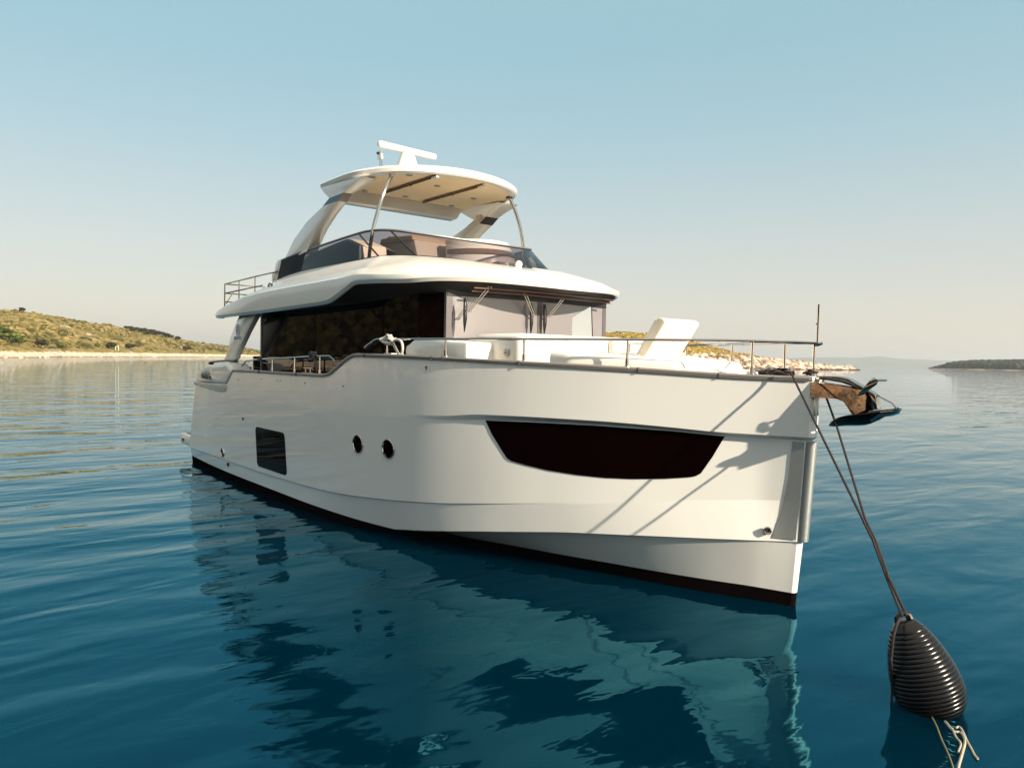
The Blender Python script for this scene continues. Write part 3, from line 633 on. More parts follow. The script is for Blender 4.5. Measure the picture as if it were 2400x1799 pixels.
w.grid([[(8.28+.75*math.cos(math.pi*i/16-math.pi/2), .55+.70*math.sin(math.pi*i/16-math.pi/2), 4.63), (8.24+.74*math.cos(math.pi*i/16-math.pi/2), .55+.69*math.sin(math.pi*i/16-math.pi/2), 4.72)] for i in range(17)]); w.build('console_fascia', brownp, Y)
w = MB(); w.prism([(9.0, 4.25), (9.35, 4.28), (9.15, 4.48), (8.95, 4.48)], 'y', .35, .75); w.build('console_pod', cover, Y, bevel=.02)
w = MB(); w.ball((10.12, .03, 4.31), .062, u=18, v=12); w.lathe([(4.2, .05), (4.27, .045)], (10.12, .03, 0), (0, 0, 1), 14); w.build('dome_lamp', gel, roof)
w = MB(); w.tube([(9.98, -.18, 4.25), (9.98, -.18, 4.29)], .02, 8); w.tube([(9.93, -.18, 4.30), (10.09, -.18, 4.30)], [.012, .03], 10); w.build('horn', steel, roof)
w = MB(); w.prism([(9.75, 4.22), (10.3, 4.15), (10.2, 4.24), (9.9, 4.32)], 'y', .5, .85); w.build('deck_hatch', gel, roof, bevel=.02)

# ------------------------------------------------------------------ foredeck
w = MB(); w.prism([(9.72, 2.36), (11.35, 2.36), (11.35, 2.97), (10.0, 3.03), (9.85, 2.96), (9.72, 2.92)], 'y', -1.88, 1.88); w.build('coachroof', gel, Y, bevel=.05)
w = MB(); w.box(10.85, 11.95, -1.42, 1.2, 2.40, 3.10, .10); sofa = w.build('foredeck_sofa', cushw, Y)
w = MB(); w.box(11.9, 12.1, .28, .92, 2.6, 3.09, .09); w.build('sofa_cushion', cushw, Y)
w = MB(); w.box(11.62, 11.72, -1.45, -1.40, 2.79, 2.88, .012); w.cur = 1; w.box(11.64, 11.70, -1.456, -1.45, 2.825, 2.84); w.build('locker_latch', [steel_b, vent], Y)
rows = []
w = MB()
def pad(x0, x1, z0, z1, ins, zb, name):
    w = MB(); rows = []
    for i in range(25):
        t = i/24; x = x0+(x1-x0)*t; yy = min(1.32, Yg(x)-ins); zt = z0+(z1-z0)*t
        rows.append([(x, -yy, zb), (x, -yy, zt-.07), (x, -yy+.02, zt-.02), (x, -yy+.07, zt), (x, 0, zt+.01), (x, yy-.07, zt), (x, yy-.02, zt-.02), (x, yy, zt-.07), (x, yy, zb)])
    w.grid(rows); w.add(rows[0], [tuple(range(9))]); w.add(rows[-1], [tuple(range(9))]); return w.build(name, cushw, Y, bevel=.03, sharp=50)
pad(12.42, 14.0, 2.855, 2.755, .25, 2.45, 'sun_pad'); pad(14.03, 14.62, 2.675, 2.645, .22, 2.4, 'bow_cushion')
w = MB(); w.box(14.3, 14.33, -.36, .36, 2.655, 2.672); w.build('pad_seam', cush, Y)
w = MB(); w.prism([(12.98, 2.76), (13.13, 2.76), (13.49, 3.25), (13.47, 3.29), (13.42, 3.31), (13.35, 3.31)], 'y', -.30, .42)
w.build('pad_backrest', cush, Y, bevel=.02)
w = MB(); w.prism([(12.95, 2.78), (12.975, 2.78), (13.32, 3.29), (13.30, 3.30)], 'y', -.27, .39); w.build('backrest_board', gel2, Y)

for pts_ in ([(13.345, -.30, 3.07), (13.345, .42, 3.07)], [(13.13, -.28, 2.78), (13.485, -.28, 3.27)], [(13.13, .40, 2.78), (13.485, .40, 3.27)]):
    w = MB(); w.tube([(p[0]+.006, p[1], p[2]) for p in pts_], .006, 6); w.build('piping', cushw, Y)
for yy in (-.55, 0, .55):
    w = MB(); w.tube([(12.5, yy, 2.862), (13.3 if yy else 12.9, yy, 2.828)], .006, 6); w.build('piping', cush, Y)
for yy in (-.55, .30):
    w = MB(); w.tube([(11.5, yy, 3.10), (11.88, yy, 3.095), (11.95, yy, 3.04), (11.955, yy, 2.6)], .007, 6); w.build('piping', cush, Y)
# port handrail and seat frame behind the backrest
w = MB(); w.tube(bez([(12.0, .55, 2.62), (11.95, .55, 2.95), (12.0, .58, 3.01), (12.35, .62, 3.01)], 5), .022, 8); w.build('grab_rail', gel, Y)
w = MB(); w.tube([(12.7, 1.2, 2.78), (13.3, .98, 2.78)], .012, 6); w.tube([(12.7, 1.2, 2.6), (12.7, 1.2, 2.78)], .012, 6); w.tube([(13.3, .98, 2.6), (13.3, .98, 2.78)], .012, 6); w.build('grab_rail', gel, Y)

# bow rail
yr = lambda x: max(Yg(x)-.10, 0)
w = MB(); pts = [(9.22, -2.3, 2.88), (9.48, -2.278, 2.99), (9.56, -2.27, 3.008)]
for i in range(40):
    x = 9.8+(15.35-9.8)*(i+1)/41; pts.append((x, -yr(x), 3.008 if x < 14.6 else 3.008-.02*fade(x, 14.6, 15.4)))
pts += [(15.40, -.02, 2.985)]
pp = pts+[(x, -y, z) for x, y, z in pts[::-1][1:]]
w.tube(pp, .0165, 8); rl = w.build('bow_rail', steel, Y)
def stanchion(x, y, z0, z1, par=rl):
    w = MB(); w.tube([(x, y, z0), (x, y, z1)], .016, 8); w.tube([(x, y, z0+.0), (x, y, z0+.085)], .024, 10); w.lathe([(z0-.004, .045), (z0+.008, .042), (z0+.012, .02)], (x, y, 0), (0, 0, 1), 14); w.build('stanchion', steel, par)
for x in (9.81, 11.076, 12.32, 13.561, 14.80):
    for sg in (-1, 1): stanchion(x, sg*yr(x), Zg(x)+.05, 3.008)
stanchion(15.36, 0, 2.62, 2.99)
w = MB(); w.tube([(15.395, .0, 2.98), (15.40, .0, 3.415)], .012, 8); w.tube([(15.385, 0, 2.965), (15.45, .0, 2.985)], .018, 8); w.ball((15.38, 0, 3.20), .012); w.build('jack_staff', steel, rl)
# low rails abreast of the saloon
for sg in (-1, 1):
    yy = sg*2.385; w = MB()
    w.tube([(4.02, yy, 2.49), (4.25, yy, 2.605), (5.0, yy, 2.645), (6.74, yy, 2.70), (7.56, yy, 2.73), (8.19, yy, 2.741), (8.40, yy, 2.657)], .0165, 8); lr = w.build('side_rail', steel, Y)
    for x, zt in ((4.634, 2.62), (5.682, 2.665), (6.741, 2.70), (7.795, 2.735)): stanchion(x, yy, 2.42, zt, lr)
w = MB(); w.box(6.95, 7.45, -2.36, -2.30, 2.425, 2.445, .006); w.tube([(7.1, -2.33, 2.44), (7.1, -2.33, 2.52)], .014, 6); w.tube([(7.3, -2.33, 2.44), (7.3, -2.33, 2.52)], .014, 6); w.tube([(7.0, -2.33, 2.52), (7.4, -2.33, 2.52)], .012, 6); w.build('cleat', steel, Y)
w = MB(); w.box(9.75, 9.9, -2.26, -2.0, 2.77, 2.80, .01); w.build('rope_lead', gel, Y)
x_ = 10.83; w = MB(); w.add([side_pt(x_-.06, 2.64, .004), side_pt(x_+.06, 2.64, .004), side_pt(x_+.06, 2.54, .004), side_pt(x_-.06, 2.54, .004)], [(0, 1, 2, 3)]); w.cur = 1
w.add([side_pt(x_-.025, 2.625, .007), side_pt(x_+.025, 2.625, .007), side_pt(x_, 2.555, .007)], [(0, 1, 2)]); w.build('warning_sticker', [gel, warnm], hullo)
for x in (4.0, 5.3, 6.1, 6.25, 7.35, 8.75):
    w = MB(); w.add([side_pt(x-.03, 2.27 if x > 4.2 else 2.22, .004), side_pt(x+.03, 2.27 if x > 4.2 else 2.22, .004), side_pt(x+.03, 2.255 if x > 4.2 else 2.20, .004), side_pt(x-.03, 2.255 if x > 4.2 else 2.20, .004)], [(0, 1, 2, 3)])
    w.build('scupper', vent, hullo)

# anchor roller bracket
w = MB(); plate = [(15.391, 2.557), (15.391, 2.388), (15.555, 2.386), (15.69, 2.385), (15.762, 2.362), (15.815, 2.297), (15.867, 2.219), (15.997, 2.284), (16.007, 2.424), (15.986, 2.462), (15.941, 2.491), (15.807, 2.512), (15.654, 2.531)]
for y0, y1 in ((-.105, -.09), (.09, .105)): w.prism(plate, 'y', y0, y1)
w.prism([(15.391, 2.388), (15.69, 2.388), (15.76, 2.365), (15.81, 2.30), (15.86, 2.225), (15.87, 2.235), (15.82, 2.315), (15.77, 2.38), (15.7, 2.40), (15.391, 2.40)], 'y', -.09, .09)
w.box(15.40, 15.408, -.05, .05, 2.18, 2.38, .003)
rb = w.build('anchor_roller', mat('reflection_bronze_steel', (.40, .28, .19), rough=.05, metal=1, bump=.0014, bscale=4), Y, smooth=True, sharp=30)  # bronze base colour paints in the reflection of golden shore rocks
for (x, z) in ((15.60, 2.44), (15.80, 2.45), (15.875, 2.40), (15.93, 2.335)):
    w = MB(); w.lathe([(0, .014), (.01, .013), (.012, .001)], (x, -.105, z), (0, -1, 0), 10); w.build('bolt', steel_b, rb)
w = MB(); w.prism([(15.919, 2.44), (16.044, 2.594), (16.086, 2.627), (16.131, 2.604), (16.112, 2.554), (15.977, 2.447), (15.934, 2.431)], 'y', -.128, -.108); w.build('retaining_arm', steel, rb, bevel=.004)
w = MB(); w.tube([(16.1, -.12, 2.60), (16.1, .12, 2.60)], .012, 8); w.build('retaining_pin', steel, rb)
# windlass
w = MB(); w.lathe([(2.40, .12), (2.60, .10), (2.66, .07), (2.70, .08), (2.705, .001)], (14.98, .02, 0), (0, 0, 1), 18); w.box(14.6, 15.25, -.10, .12, 2.42, 2.60, .02); w.tube([(14.72, .05, 2.56), (14.72, .05, 2.66)], .03, 8); w.tube([(14.62, .0, 2.665), (14.85, .08, 2.672)], .018, 8); w.build('windlass', steel, Y)

# ------------------------------------------------------------------ ANCHOR (hangs in the roller)
A = empty('anchor', (16.0, 0, 2.3), label='polished steel plough anchor hanging from the bow roller', cat='anchor')
shank = [(15.336, 2.621), (15.655, 2.628), (15.717, 2.625), (15.784, 2.605), (15.86, 2.568), (15.931, 2.531), (16.049, 2.464), (16.070, 2.445), (16.103, 2.295), (16.046, 2.289), (15.983, 2.422), (15.898, 2.488), (15.812, 2.527), (15.709, 2.560), (15.553, 2.580), (15.34, 2.585)]
w = MB(); w.prism(shank, 'y', -.05, .05); w.build('shank', steel, A, bevel=.006)
w = MB(); rows = []
for k in np.linspace(-1, 1, 13):       # concave fluke, widest in the middle
    ak = abs(k); pts = []
    for t in np.linspace(0, 1, 13):
        x = 15.623+(16.291-15.623)*t; zc = np.interp(x, [15.623, 15.75, 15.88, 15.98, 16.05, 16.16, 16.29], [2.078, 2.10, 2.11, 2.125, 2.16, 2.235, 2.318])
        half = .235*math.sin(math.pi*min(1, t*1.15+.02))**.6*(1 if t < .8 else 1-(t-.8)*2.2)+.01
        edge = np.interp(x, [15.623, 15.75, 15.88, 16.05, 16.29], [2.085, 2.165, 2.215, 2.25, 2.325])
        pts.append((x-.04*ak*ak*(1-t), k*half, zc+(edge-zc)*ak**1.6))
    rows.append(pts)
w.grid(rows); fo = w.build('fluke', mat('reflection_dark_steel', (.045, .032, .028), rough=.15, metal=1), A, sharp=60)  # near-black base colour stands in for dark water mirrored in the steel
sm = fo.modifiers.new('thick', 'SOLIDIFY'); sm.thickness = .012
w = MB(); w.prism([(16.03, 2.28), (16.29, 2.32), (16.262, 2.262), (16.20, 2.232), (16.15, 2.236), (16.05, 2.17)], 'y', -.09, .09); w.build('fluke_heel', steel, A, bevel=.005)
w = MB(); w.tube([(16.045, 0, 2.454), (16.222, 0, 2.372), (16.255, 0, 2.34), (16.275, 0, 2.318)], [.009, .009, .012, .02], 8); w.build('trip_rod', steel, A)

# ------------------------------------------------------------------ ropes
def rope(path, r, name, m, label, cat, group=None, twist=.085, strands=3, parent=None):
    P = [Vector(p) for p in path]; seg = []
    for i in range(len(P)-1):
        n = max(1, int((P[i+1]-P[i]).length/.012)); seg += [P[i].lerp(P[i+1], k/n) for k in range(n)]
    seg.append(P[-1]); w = MB()
    for s_ in range(strands):
        pts = []; L = 0; 
        for i, p in enumerate(seg):
            t = (seg[min(i+1, len(seg)-1)]-seg[max(i-1, 0)]).normalized(); a_ = t.orthogonal().normalized() if abs(t.z) > .999 else Vector((0, 0, 1)).cross(t).normalized(); b_ = t.cross(a_)
            if i: L += (seg[i]-seg[i-1]).length
            ph = 2*math.pi*(L/twist+s_/strands); pts.append(p+(a_*math.cos(ph)+b_*math.sin(ph))*r*.5)
        w.tube(pts, r*.56, 5)
    o = w.build(name, m, parent)
    if label: setp(o, label=label, cat=cat, group=group)
    return o
ft = Vector((17.050, -1.528, 0.717))     # fender eye
j1 = Vector((16.628, -1.181, 1.191))
rope(bez([(15.18, -.30, 2.66), (15.245, -.29, 2.655), (15.28, -.30, 2.625)], 4)+[(15.30, -.31, 2.60), j1, Vector((16.823, -1.321, 0.918)), ft+Vector((0.0, -.02, 0))], .0125, 'mooring_line', ropeb, 'dark twisted mooring line from the starboard gunwale at the bow down to the ribbed fender', 'rope')
rope([(15.25, .26, 2.62), (15.33, .27, 2.57), Vector((15.520, 0.009, 2.377))] + [Vector((15.781, -0.241, 2.081)), Vector((16.471, -1.017, 1.341)), j1+Vector((.012, .02, 0)), Vector((16.829, -1.312, 0.936)), ft+Vector((.02, .02, 0))], .0125, 'mooring_line', ropeb, 'dark twisted mooring line passing behind the anchor roller down to the ribbed fender', 'rope')
# black rope heap on the foredeck
def coil(name, c, r0, r1, turns, h, rr, m, label, cat, seed=1, sq=1.0, wob=.02):
    rnd = random.Random(seed); pts = []; n = int(turns*14)
    for i in range(n+1):
        t = i/n; a_ = 2*math.pi*turns*t; r = r0+(r1-r0)*(.5+.5*math.sin(t*7+seed)); pts.append((c[0]+r*math.cos(a_)+rnd.uniform(-wob, wob), c[1]+r*math.sin(a_)*sq+rnd.uniform(-wob, wob), c[2]+h*t+rnd.uniform(-wob, wob)*.6))
    w = MB(); w.tube(bez(pts, 3), rr, 6); return setp(w.build(name, m), label=label, cat=cat)
coil('rope_heap', (14.93, -.06, 2.57), .06, .20, 9, .10, .016, ropeb, 'heap of black mooring rope around the windlass on the foredeck', 'rope', 3, .7, .03)
coil('rope_coil', (15.32, .02, 2.635), .03, .07, 4, .05, .012, ropeb, 'small black rope coil at the foot of the bow rail', 'rope', 5, .8, .01)
# white rope on the forward rail
w = MB(); rnd = random.Random(4); c0 = Vector((9.86, -2.25, 3.0))
pts = [c0+Vector((.16*math.cos(a_)+rnd.uniform(-.03, .03), rnd.uniform(-.05, .05), .05*math.sin(a_)+rnd.uniform(-.02, .02))) for a_ in np.linspace(0, 6*math.pi, 26)]
w.tube(bez(pts, 4), .02, 7); w.tube(bez([c0+Vector((.12, 0, 0)), c0+Vector((.36, 0, -.02)), c0+Vector((.42, 0, -.12)), c0+Vector((.36, .02, -.22)), c0+Vector((.28, .06, -.25))], 5), .02, 7)
w.tube([c0+Vector((.05, .02, 0)), c0+Vector((.24, .05, -.23))], .02, 7)
setp(w.build('rope_coil', ropew), label='white rope knotted round the aft end of the bow rail', cat='rope')
def knot(c, r, m, label, hang=None):
    w = MB(); rnd = random.Random(int(c[0]*10)); c = Vector(c)
    pts = [c+Vector((r*math.cos(a_)+rnd.uniform(-.01, .01), r*.7*math.sin(a_*1.3), r*math.sin(a_))) for a_ in np.linspace(0, 8*math.pi, 34)]
    w.tube(bez(pts, 3), .013, 6)
    for h in (hang or []): w.tube(bez([c, c+Vector(h)*.5+Vector((.03, 0, 0)), c+Vector(h)], 4), .011, 6)
    return setp(w.build('rope_knot', m), label=label, cat='rope')
grey_rope = mat('grey_rope', (.14, .12, .12), rough=.8)
knot((5.02, -2.385, 2.66), .045, grey_rope, 'grey rope knot on the low side rail, nearest the stern')
knot((7.52, -2.385, 2.735), .07, grey_rope, 'grey rope bundle on the low side rail with ends hanging down', [(.10, .02, -.28), (.22, .05, -.30), (.16, -.0, -.2)])
w = MB(); w.tube(bez([(3.1, -2.2, 2.58), (2.6, -2.25, 2.585), (2.1, -2.3, 2.56), (1.75, -2.35, 2.53), (1.72, -2.33, 2.50), (1.85, -2.3, 2.50)], 5), .02, 7); w.ball((1.78, -2.32, 2.515), .06, sz=.6)
setp(w.build('stern_line', blackm), label='black rope lying over the top of the starboard quarter fairing', cat='rope')
# cockpit chairs
def chair(loc, label):
    r = empty('armchair', loc, label=label, cat='chair'); x, y, z = loc
    w = MB(); w.box(x-.25, x+.25, y-.25, y+.25, z+.42, z+.50, .03); w.build('seat', blackm, r)
    w = MB(); w.prism([(x-.20, z+.48), (x-.28, z+.95), (x-.33, z+.95), (x-.27, z+.45)], 'y', y-.24, y+.24); w.build('backrest', blackm, r, bevel=.01)
    for sx in (-1, 1):
        for sy in (-1, 1):
            w = MB(); w.tube([(x+sx*.25, y+sy*.24, z), (x+sx*.2, y+sy*.24, z+.45)], .016, 6); w.build('leg', blackm, r)
    for sy in (-1, 1):
        w = MB(); w.tube([(x+.2, y+sy*.25, z+.45), (x+.2, y+sy*.25, z+.68), (x-.28, y+sy*.25, z+.70)], .014, 6); w.build('armrest', blackm, r)
chair((3.05, -1.45, 1.75), 'black cockpit armchair just inside the starboard quarter')
chair((2.7, -.2, 1.75), 'black cockpit armchair on the centreline of the aft cockpit')

# ------------------------------------------------------------------ FENDER BUOY
T = Vector((17.047, -1.502, 0.672)); Bc = Vector((17.299, -1.376, -0.118)); ax = (Bc-T).normalized()
F = empty('fender_buoy', tuple(T), label='large black ribbed fender floating upright in front of the bow', cat='fender')
prof = [(.0, .001), (.0, .06), (.015, .085), (.06, .12)]
n_r = 22; L0, L1 = .05, .80
base = pchip([(.05, .115), (.15, .17), (.29, .222), (.44, .258), (.56, .268), (.67, .250), (.77, .19), (.83, .12)])
for i in range(n_r):
    h0 = L0+(L1-L0)*i/n_r; dh = (L1-L0)/n_r
    for k in range(6):
        h = h0+dh*k/6; prof.append((h, base(h)-.004+.006*abs(math.sin(math.pi*(k/6)))**.6))
prof += [(.82, .15), (.85, .10), (.86, .05), (.86, .001)]
fm = mat('fender_rubber', (.003, .0015, .001), rough=.24, spec=.42, bump=.0015, bscale=30, var=.3, vscale=5)
w = MB(); w.lathe(prof, T, ax, 48); fb = w.build('fender_body', fm, F, sharp=50)
w = MB(); side = ax.cross(Vector(fwd)).normalized()
w.tube([T+side*.05+ax*.04, T+side*.045-ax*.035, T-side*.0-ax*.062, T-side*.045-ax*.035, T-side*.05+ax*.04], [.035, .026, .022, .026, .035], 10); w.build('lifting_eye', fm, F)
w = MB(); bp_ = T+ax*.86
s0 = Vector((17.058, -1.714, 0.588)); s1 = Vector((17.053, -1.731, 0.400)); s2 = Vector((17.015, -1.602, 0.119))
rope([Vector((17.055, -1.585, 0.709)), Vector((17.061, -1.674, 0.670)), s0, s1, s2, s2+Vector((0, 0, -.15))], .0115, 'tail_rope', ropeb, 'dark twisted rope tail hanging down the near side of the ribbed fender', 'rope')
# weathered rope ends trailing in the water
w = MB(); w.tube(bez([Vector((17.302, -1.581, 0.012)), Vector((17.415, -1.750, 0.012)), Vector((17.519, -1.932, 0.012)), Vector((17.637, -2.122, 0.012)), Vector((17.734, -2.296, 0.012)), Vector((17.813, -2.466, 0.012))], 5), .006, 6)
setp(w.build('trailing_line', mat('yellowed_rope', (.16, .14, .06), rough=.8)), label='thin yellowish line trailing in the water below the ribbed fender', cat='rope')
w = MB(); rnd = random.Random(8)
w.tube(bez([Vector((17.427, -1.622, 0.012)), Vector((17.528, -1.731, 0.012)), Vector((17.572, -1.715, 0.012)), Vector((17.639, -1.823, 0.012)), Vector((17.698, -2.041, 0.012)), Vector((17.760, -2.279, 0.012)), Vector((17.841, -2.470, 0.012))], 5), .010, 7)
w.tube(bez([Vector((17.519, -1.667, 0.012)), Vector((17.527, -1.623, 0.012)), Vector((17.569, -1.675, 0.012)), Vector((17.658, -1.828, 0.012)), Vector((17.707, -1.903, 0.012)), Vector((17.759, -1.988, 0.012)), Vector((17.794, -2.027, 0.012))], 5), .008, 7)
w.tube(bez([Vector((17.505, -1.695, 0.012)), Vector((17.571, -1.810, 0.012)), Vector((17.637, -1.896, 0.012)), Vector((17.674, -2.044, 0.012))], 5), .008, 7)
setp(w.build('frayed_rope', rope_old), label='pale frayed rope end floating on the water behind the ribbed fender', cat='rope')

# ------------------------------------------------------------------ LAND
def ground_mat(name, sand, low, high, patch, zs=1.6, rock=(.5, .44, .36), scale=.05):
    m = bpy.data.materials.new(name); m.use_nodes = True; nt = m.node_tree; b = nt.nodes['Principled BSDF']; b.inputs['Roughness'].default_value = .95; b.inputs['Specular IOR Level'].default_value = .1
    tc = nt.nodes.new('ShaderNodeTexCoord'); sp = nt.nodes.new('ShaderNodeSeparateXYZ'); nt.links.new(tc.outputs['Object'], sp.inputs[0])
    def noi(s, d):
        n = nt.nodes.new('ShaderNodeTexNoise'); n.inputs['Scale'].default_value = s; n.inputs['Detail'].default_value = d; nt.links.new(tc.outputs['Object'], n.inputs[0]); return n
    n1 = noi(scale, 8); n2 = noi(scale*7, 6); n3 = noi(scale*2.2, 8)
    r1 = nt.nodes.new('ShaderNodeValToRGB'); r1.color_ramp.elements[0].position = .42; r1.color_ramp.elements[1].position = .60; r1.color_ramp.elements[0].color = (*low, 1); r1.color_ramp.elements[1].color = (*high, 1); nt.links.new(n2.outputs[0], r1.inputs[0])
    mx = nt.nodes.new('ShaderNodeMix'); mx.data_type = 'RGBA'; r2_ = nt.nodes.new('ShaderNodeValToRGB'); r2_.color_ramp.elements[0].position = .50; r2_.color_ramp.elements[1].position = .62; nt.links.new(n1.outputs[0], r2_.inputs[0]); nt.links.new(r2_.outputs[0], mx.inputs[0]); nt.links.new(r1.outputs[0], mx.inputs[6]); mx.inputs[7].default_value = (*patch, 1)
    m3 = nt.nodes.new('ShaderNodeMix'); m3.data_type = 'RGBA'; r3 = nt.nodes.new('ShaderNodeValToRGB'); r3.color_ramp.elements[0].position = .64; r3.color_ramp.elements[1].position = .67; nt.links.new(n3.outputs[0], r3.inputs[0]); nt.links.new(r3.outputs[0], m3.inputs[0]); nt.links.new(mx.outputs[2], m3.inputs[6]); m3.inputs[7].default_value = (*rock, 1)
    # beach: below a wavy height
    ad = nt.nodes.new('ShaderNodeMath'); ad.operation = 'MULTIPLY_ADD'; ad.inputs[1].default_value = 2.5; ad.inputs[2].default_value = -1.25; nt.links.new(n2.outputs[0], ad.inputs[0])
    a2 = nt.nodes.new('ShaderNodeMath'); nt.links.new(sp.outputs[2], a2.inputs[0]); nt.links.new(ad.outputs[0], a2.inputs[1])
    lt = nt.nodes.new('ShaderNodeMath'); lt.operation = 'LESS_THAN'; lt.inputs[1].default_value = zs; nt.links.new(a2.outputs[0], lt.inputs[0])
    sr = nt.nodes.new('ShaderNodeValToRGB'); sr.color_ramp.elements[0].position = .3; sr.color_ramp.elements[1].position = .65; sr.color_ramp.elements[0].color = (*[c*.7 for c in sand], 1); sr.color_ramp.elements[1].color = (*sand, 1); n4 = noi(scale*20, 5); nt.links.new(n4.outputs[0], sr.inputs[0])
    m4 = nt.nodes.new('ShaderNodeMix'); m4.data_type = 'RGBA'; nt.links.new(lt.outputs[0], m4.inputs[0]); nt.links.new(m3.outputs[2], m4.inputs[6]); nt.links.new(sr.outputs[0], m4.inputs[7])
    # wet tide line
    l2 = nt.nodes.new('ShaderNodeMath'); l2.operation = 'LESS_THAN'; l2.inputs[1].default_value = .22; nt.links.new(sp.outputs[2], l2.inputs[0])
    m5 = nt.nodes.new('ShaderNodeMix'); m5.data_type = 'RGBA'; nt.links.new(l2.outputs[0], m5.inputs[0]); nt.links.new(m4.outputs[2], m5.inputs[6]); m5.inputs[7].default_value = (.16, .10, .06, 1); nt.links.new(m5.outputs[2], b.inputs['Base Color'])
    return m

def nz(x, y, s, seed=0):
    return noise.fractal(Vector((x*s, y*s, seed*7.3)), .8, 2.1, 5)

class Coast:
    """shoreline polyline [(x,y,ridge_height,beach_height,depth)]; land lies to the left of its direction"""
    def __init__(s, pts, rough=1.0, seed=0):
        P = bez([(p[0], p[1], 0) for p in pts], 10); Q = bez([(p[2], p[3], p[4]) for p in pts], 10)
        s.P, s.Q, s.rough, s.seed = P, Q, rough, seed
        s.N = []
        for i in range(len(P)):
            t = P[min(i+1, len(P)-1)]-P[max(i-1, 0)]; s.N.append(Vector((-t.y, t.x, 0)).normalized())
    def at(s, i, d):
        """i = float index along the shore, d = metres inland"""
        k = min(int(i), len(s.P)-2); f = i-k; p = s.P[k].lerp(s.P[k+1], f); n = s.N[k].lerp(s.N[k+1], f).normalized(); q = s.Q[k].lerp(s.Q[k+1], f)
        wig = 5*nz(p.x, p.y, .03, s.seed)*s.rough
        x, y = (p+n*(d+wig)).to_2d()
        H, B, D = q
        if d < 0: z = .25*d
        else:
            b_ = min(1, d/9.0); z = B*(b_*b_*(3-2*b_))
            t = min(1, max(0, (d-6)/D)); z += (H-B)*(math.sin(t*math.pi/2)**1.15)
            if d > D: z *= max(0, 1-(d-D)/(D*1.5))
            z += (nz(x, y, .02, s.seed+1)*2.2*min(1, d/40)*(H/20)+nz(x, y, .12, s.seed+2)*.5*min(1, d/6))*s.rough
        return Vector((x, y, z))
    def mesh(s, name, m, nd=60, dmax=400, step=2, label=None):
        ds = [-4, -1.5, 0, 1, 2.2, 4, 6, 9]+[9+(dmax-9)*((k+1)/nd)**1.4 for k in range(nd)]
        sub = 3; rows = []
        for i in range((len(s.P)-1)*sub+1): rows.append([s.at(i/sub, d) for d in ds])
        w = MB(); w.grid(rows); return setp(w.build(name, m, sharp=80, merge=1e-4), kind='structure')

def blobs(name, items, m, label, cat, kind='stuff', seed=1, sub=2, amp=.35):
    """items = [(pos, rx, rz, tone)] rough leafy clumps in one mesh, tone stored as colour attribute"""
    rnd = random.Random(seed); protos = []
    for k in range(6):
        bm = bmesh.new(); bmesh.ops.create_icosphere(bm, subdivisions=sub, radius=1)
        for v in bm.verts:
            f = 1+amp*noise.noise(v.co*2.3+Vector((k*9, 0, 0)))+amp*.8*noise.noise(v.co*5+Vector((0, k*5, 0)))+rnd.uniform(-.08, .08); v.co *= f
        V = np.array([v.co[:] for v in bm.verts]); Fc = np.array([[v.index for v in f.verts] for f in bm.faces]); bm.free(); protos.append((V, Fc))
    VV = []; FF = []; TT = []; n = 0
    for (p, rx, rz, tone) in items:
        V, Fc = protos[rnd.randrange(6)]; a_ = rnd.uniform(0, 6.28); c, s_ = math.cos(a_), math.sin(a_)
        W = np.stack([(V[:, 0]*c-V[:, 1]*s_)*rx+p[0], (V[:, 0]*s_+V[:, 1]*c)*rx+p[1], V[:, 2]*rz+p[2]], 1)
        VV.append(W); FF.append(Fc+n); TT.append(np.full(len(Fc), tone)); n += len(V)
    VV = np.concatenate(VV); FF = np.concatenate(FF); TT = np.concatenate(TT)
    me = bpy.data.meshes.new(name); me.vertices.add(len(VV)); me.vertices.foreach_set('co', VV.astype('f').ravel())
    me.loops.add(FF.size); me.loops.foreach_set('vertex_index', FF.astype('i').ravel()); me.polygons.add(len(FF)); me.polygons.foreach_set('loop_start', np.arange(0, FF.size, 3, dtype='i'))
    me.update(calc_edges=True); me.validate()
    at = me.attributes.new('tone', 'FLOAT', 'FACE'); at.data.foreach_set('value', TT.astype('f'))
    me.materials.append(m); o = bpy.data.objects.new(name, me); C.objects.link(o)
    return setp(o, label=label, cat=cat, kind=kind) if label else o

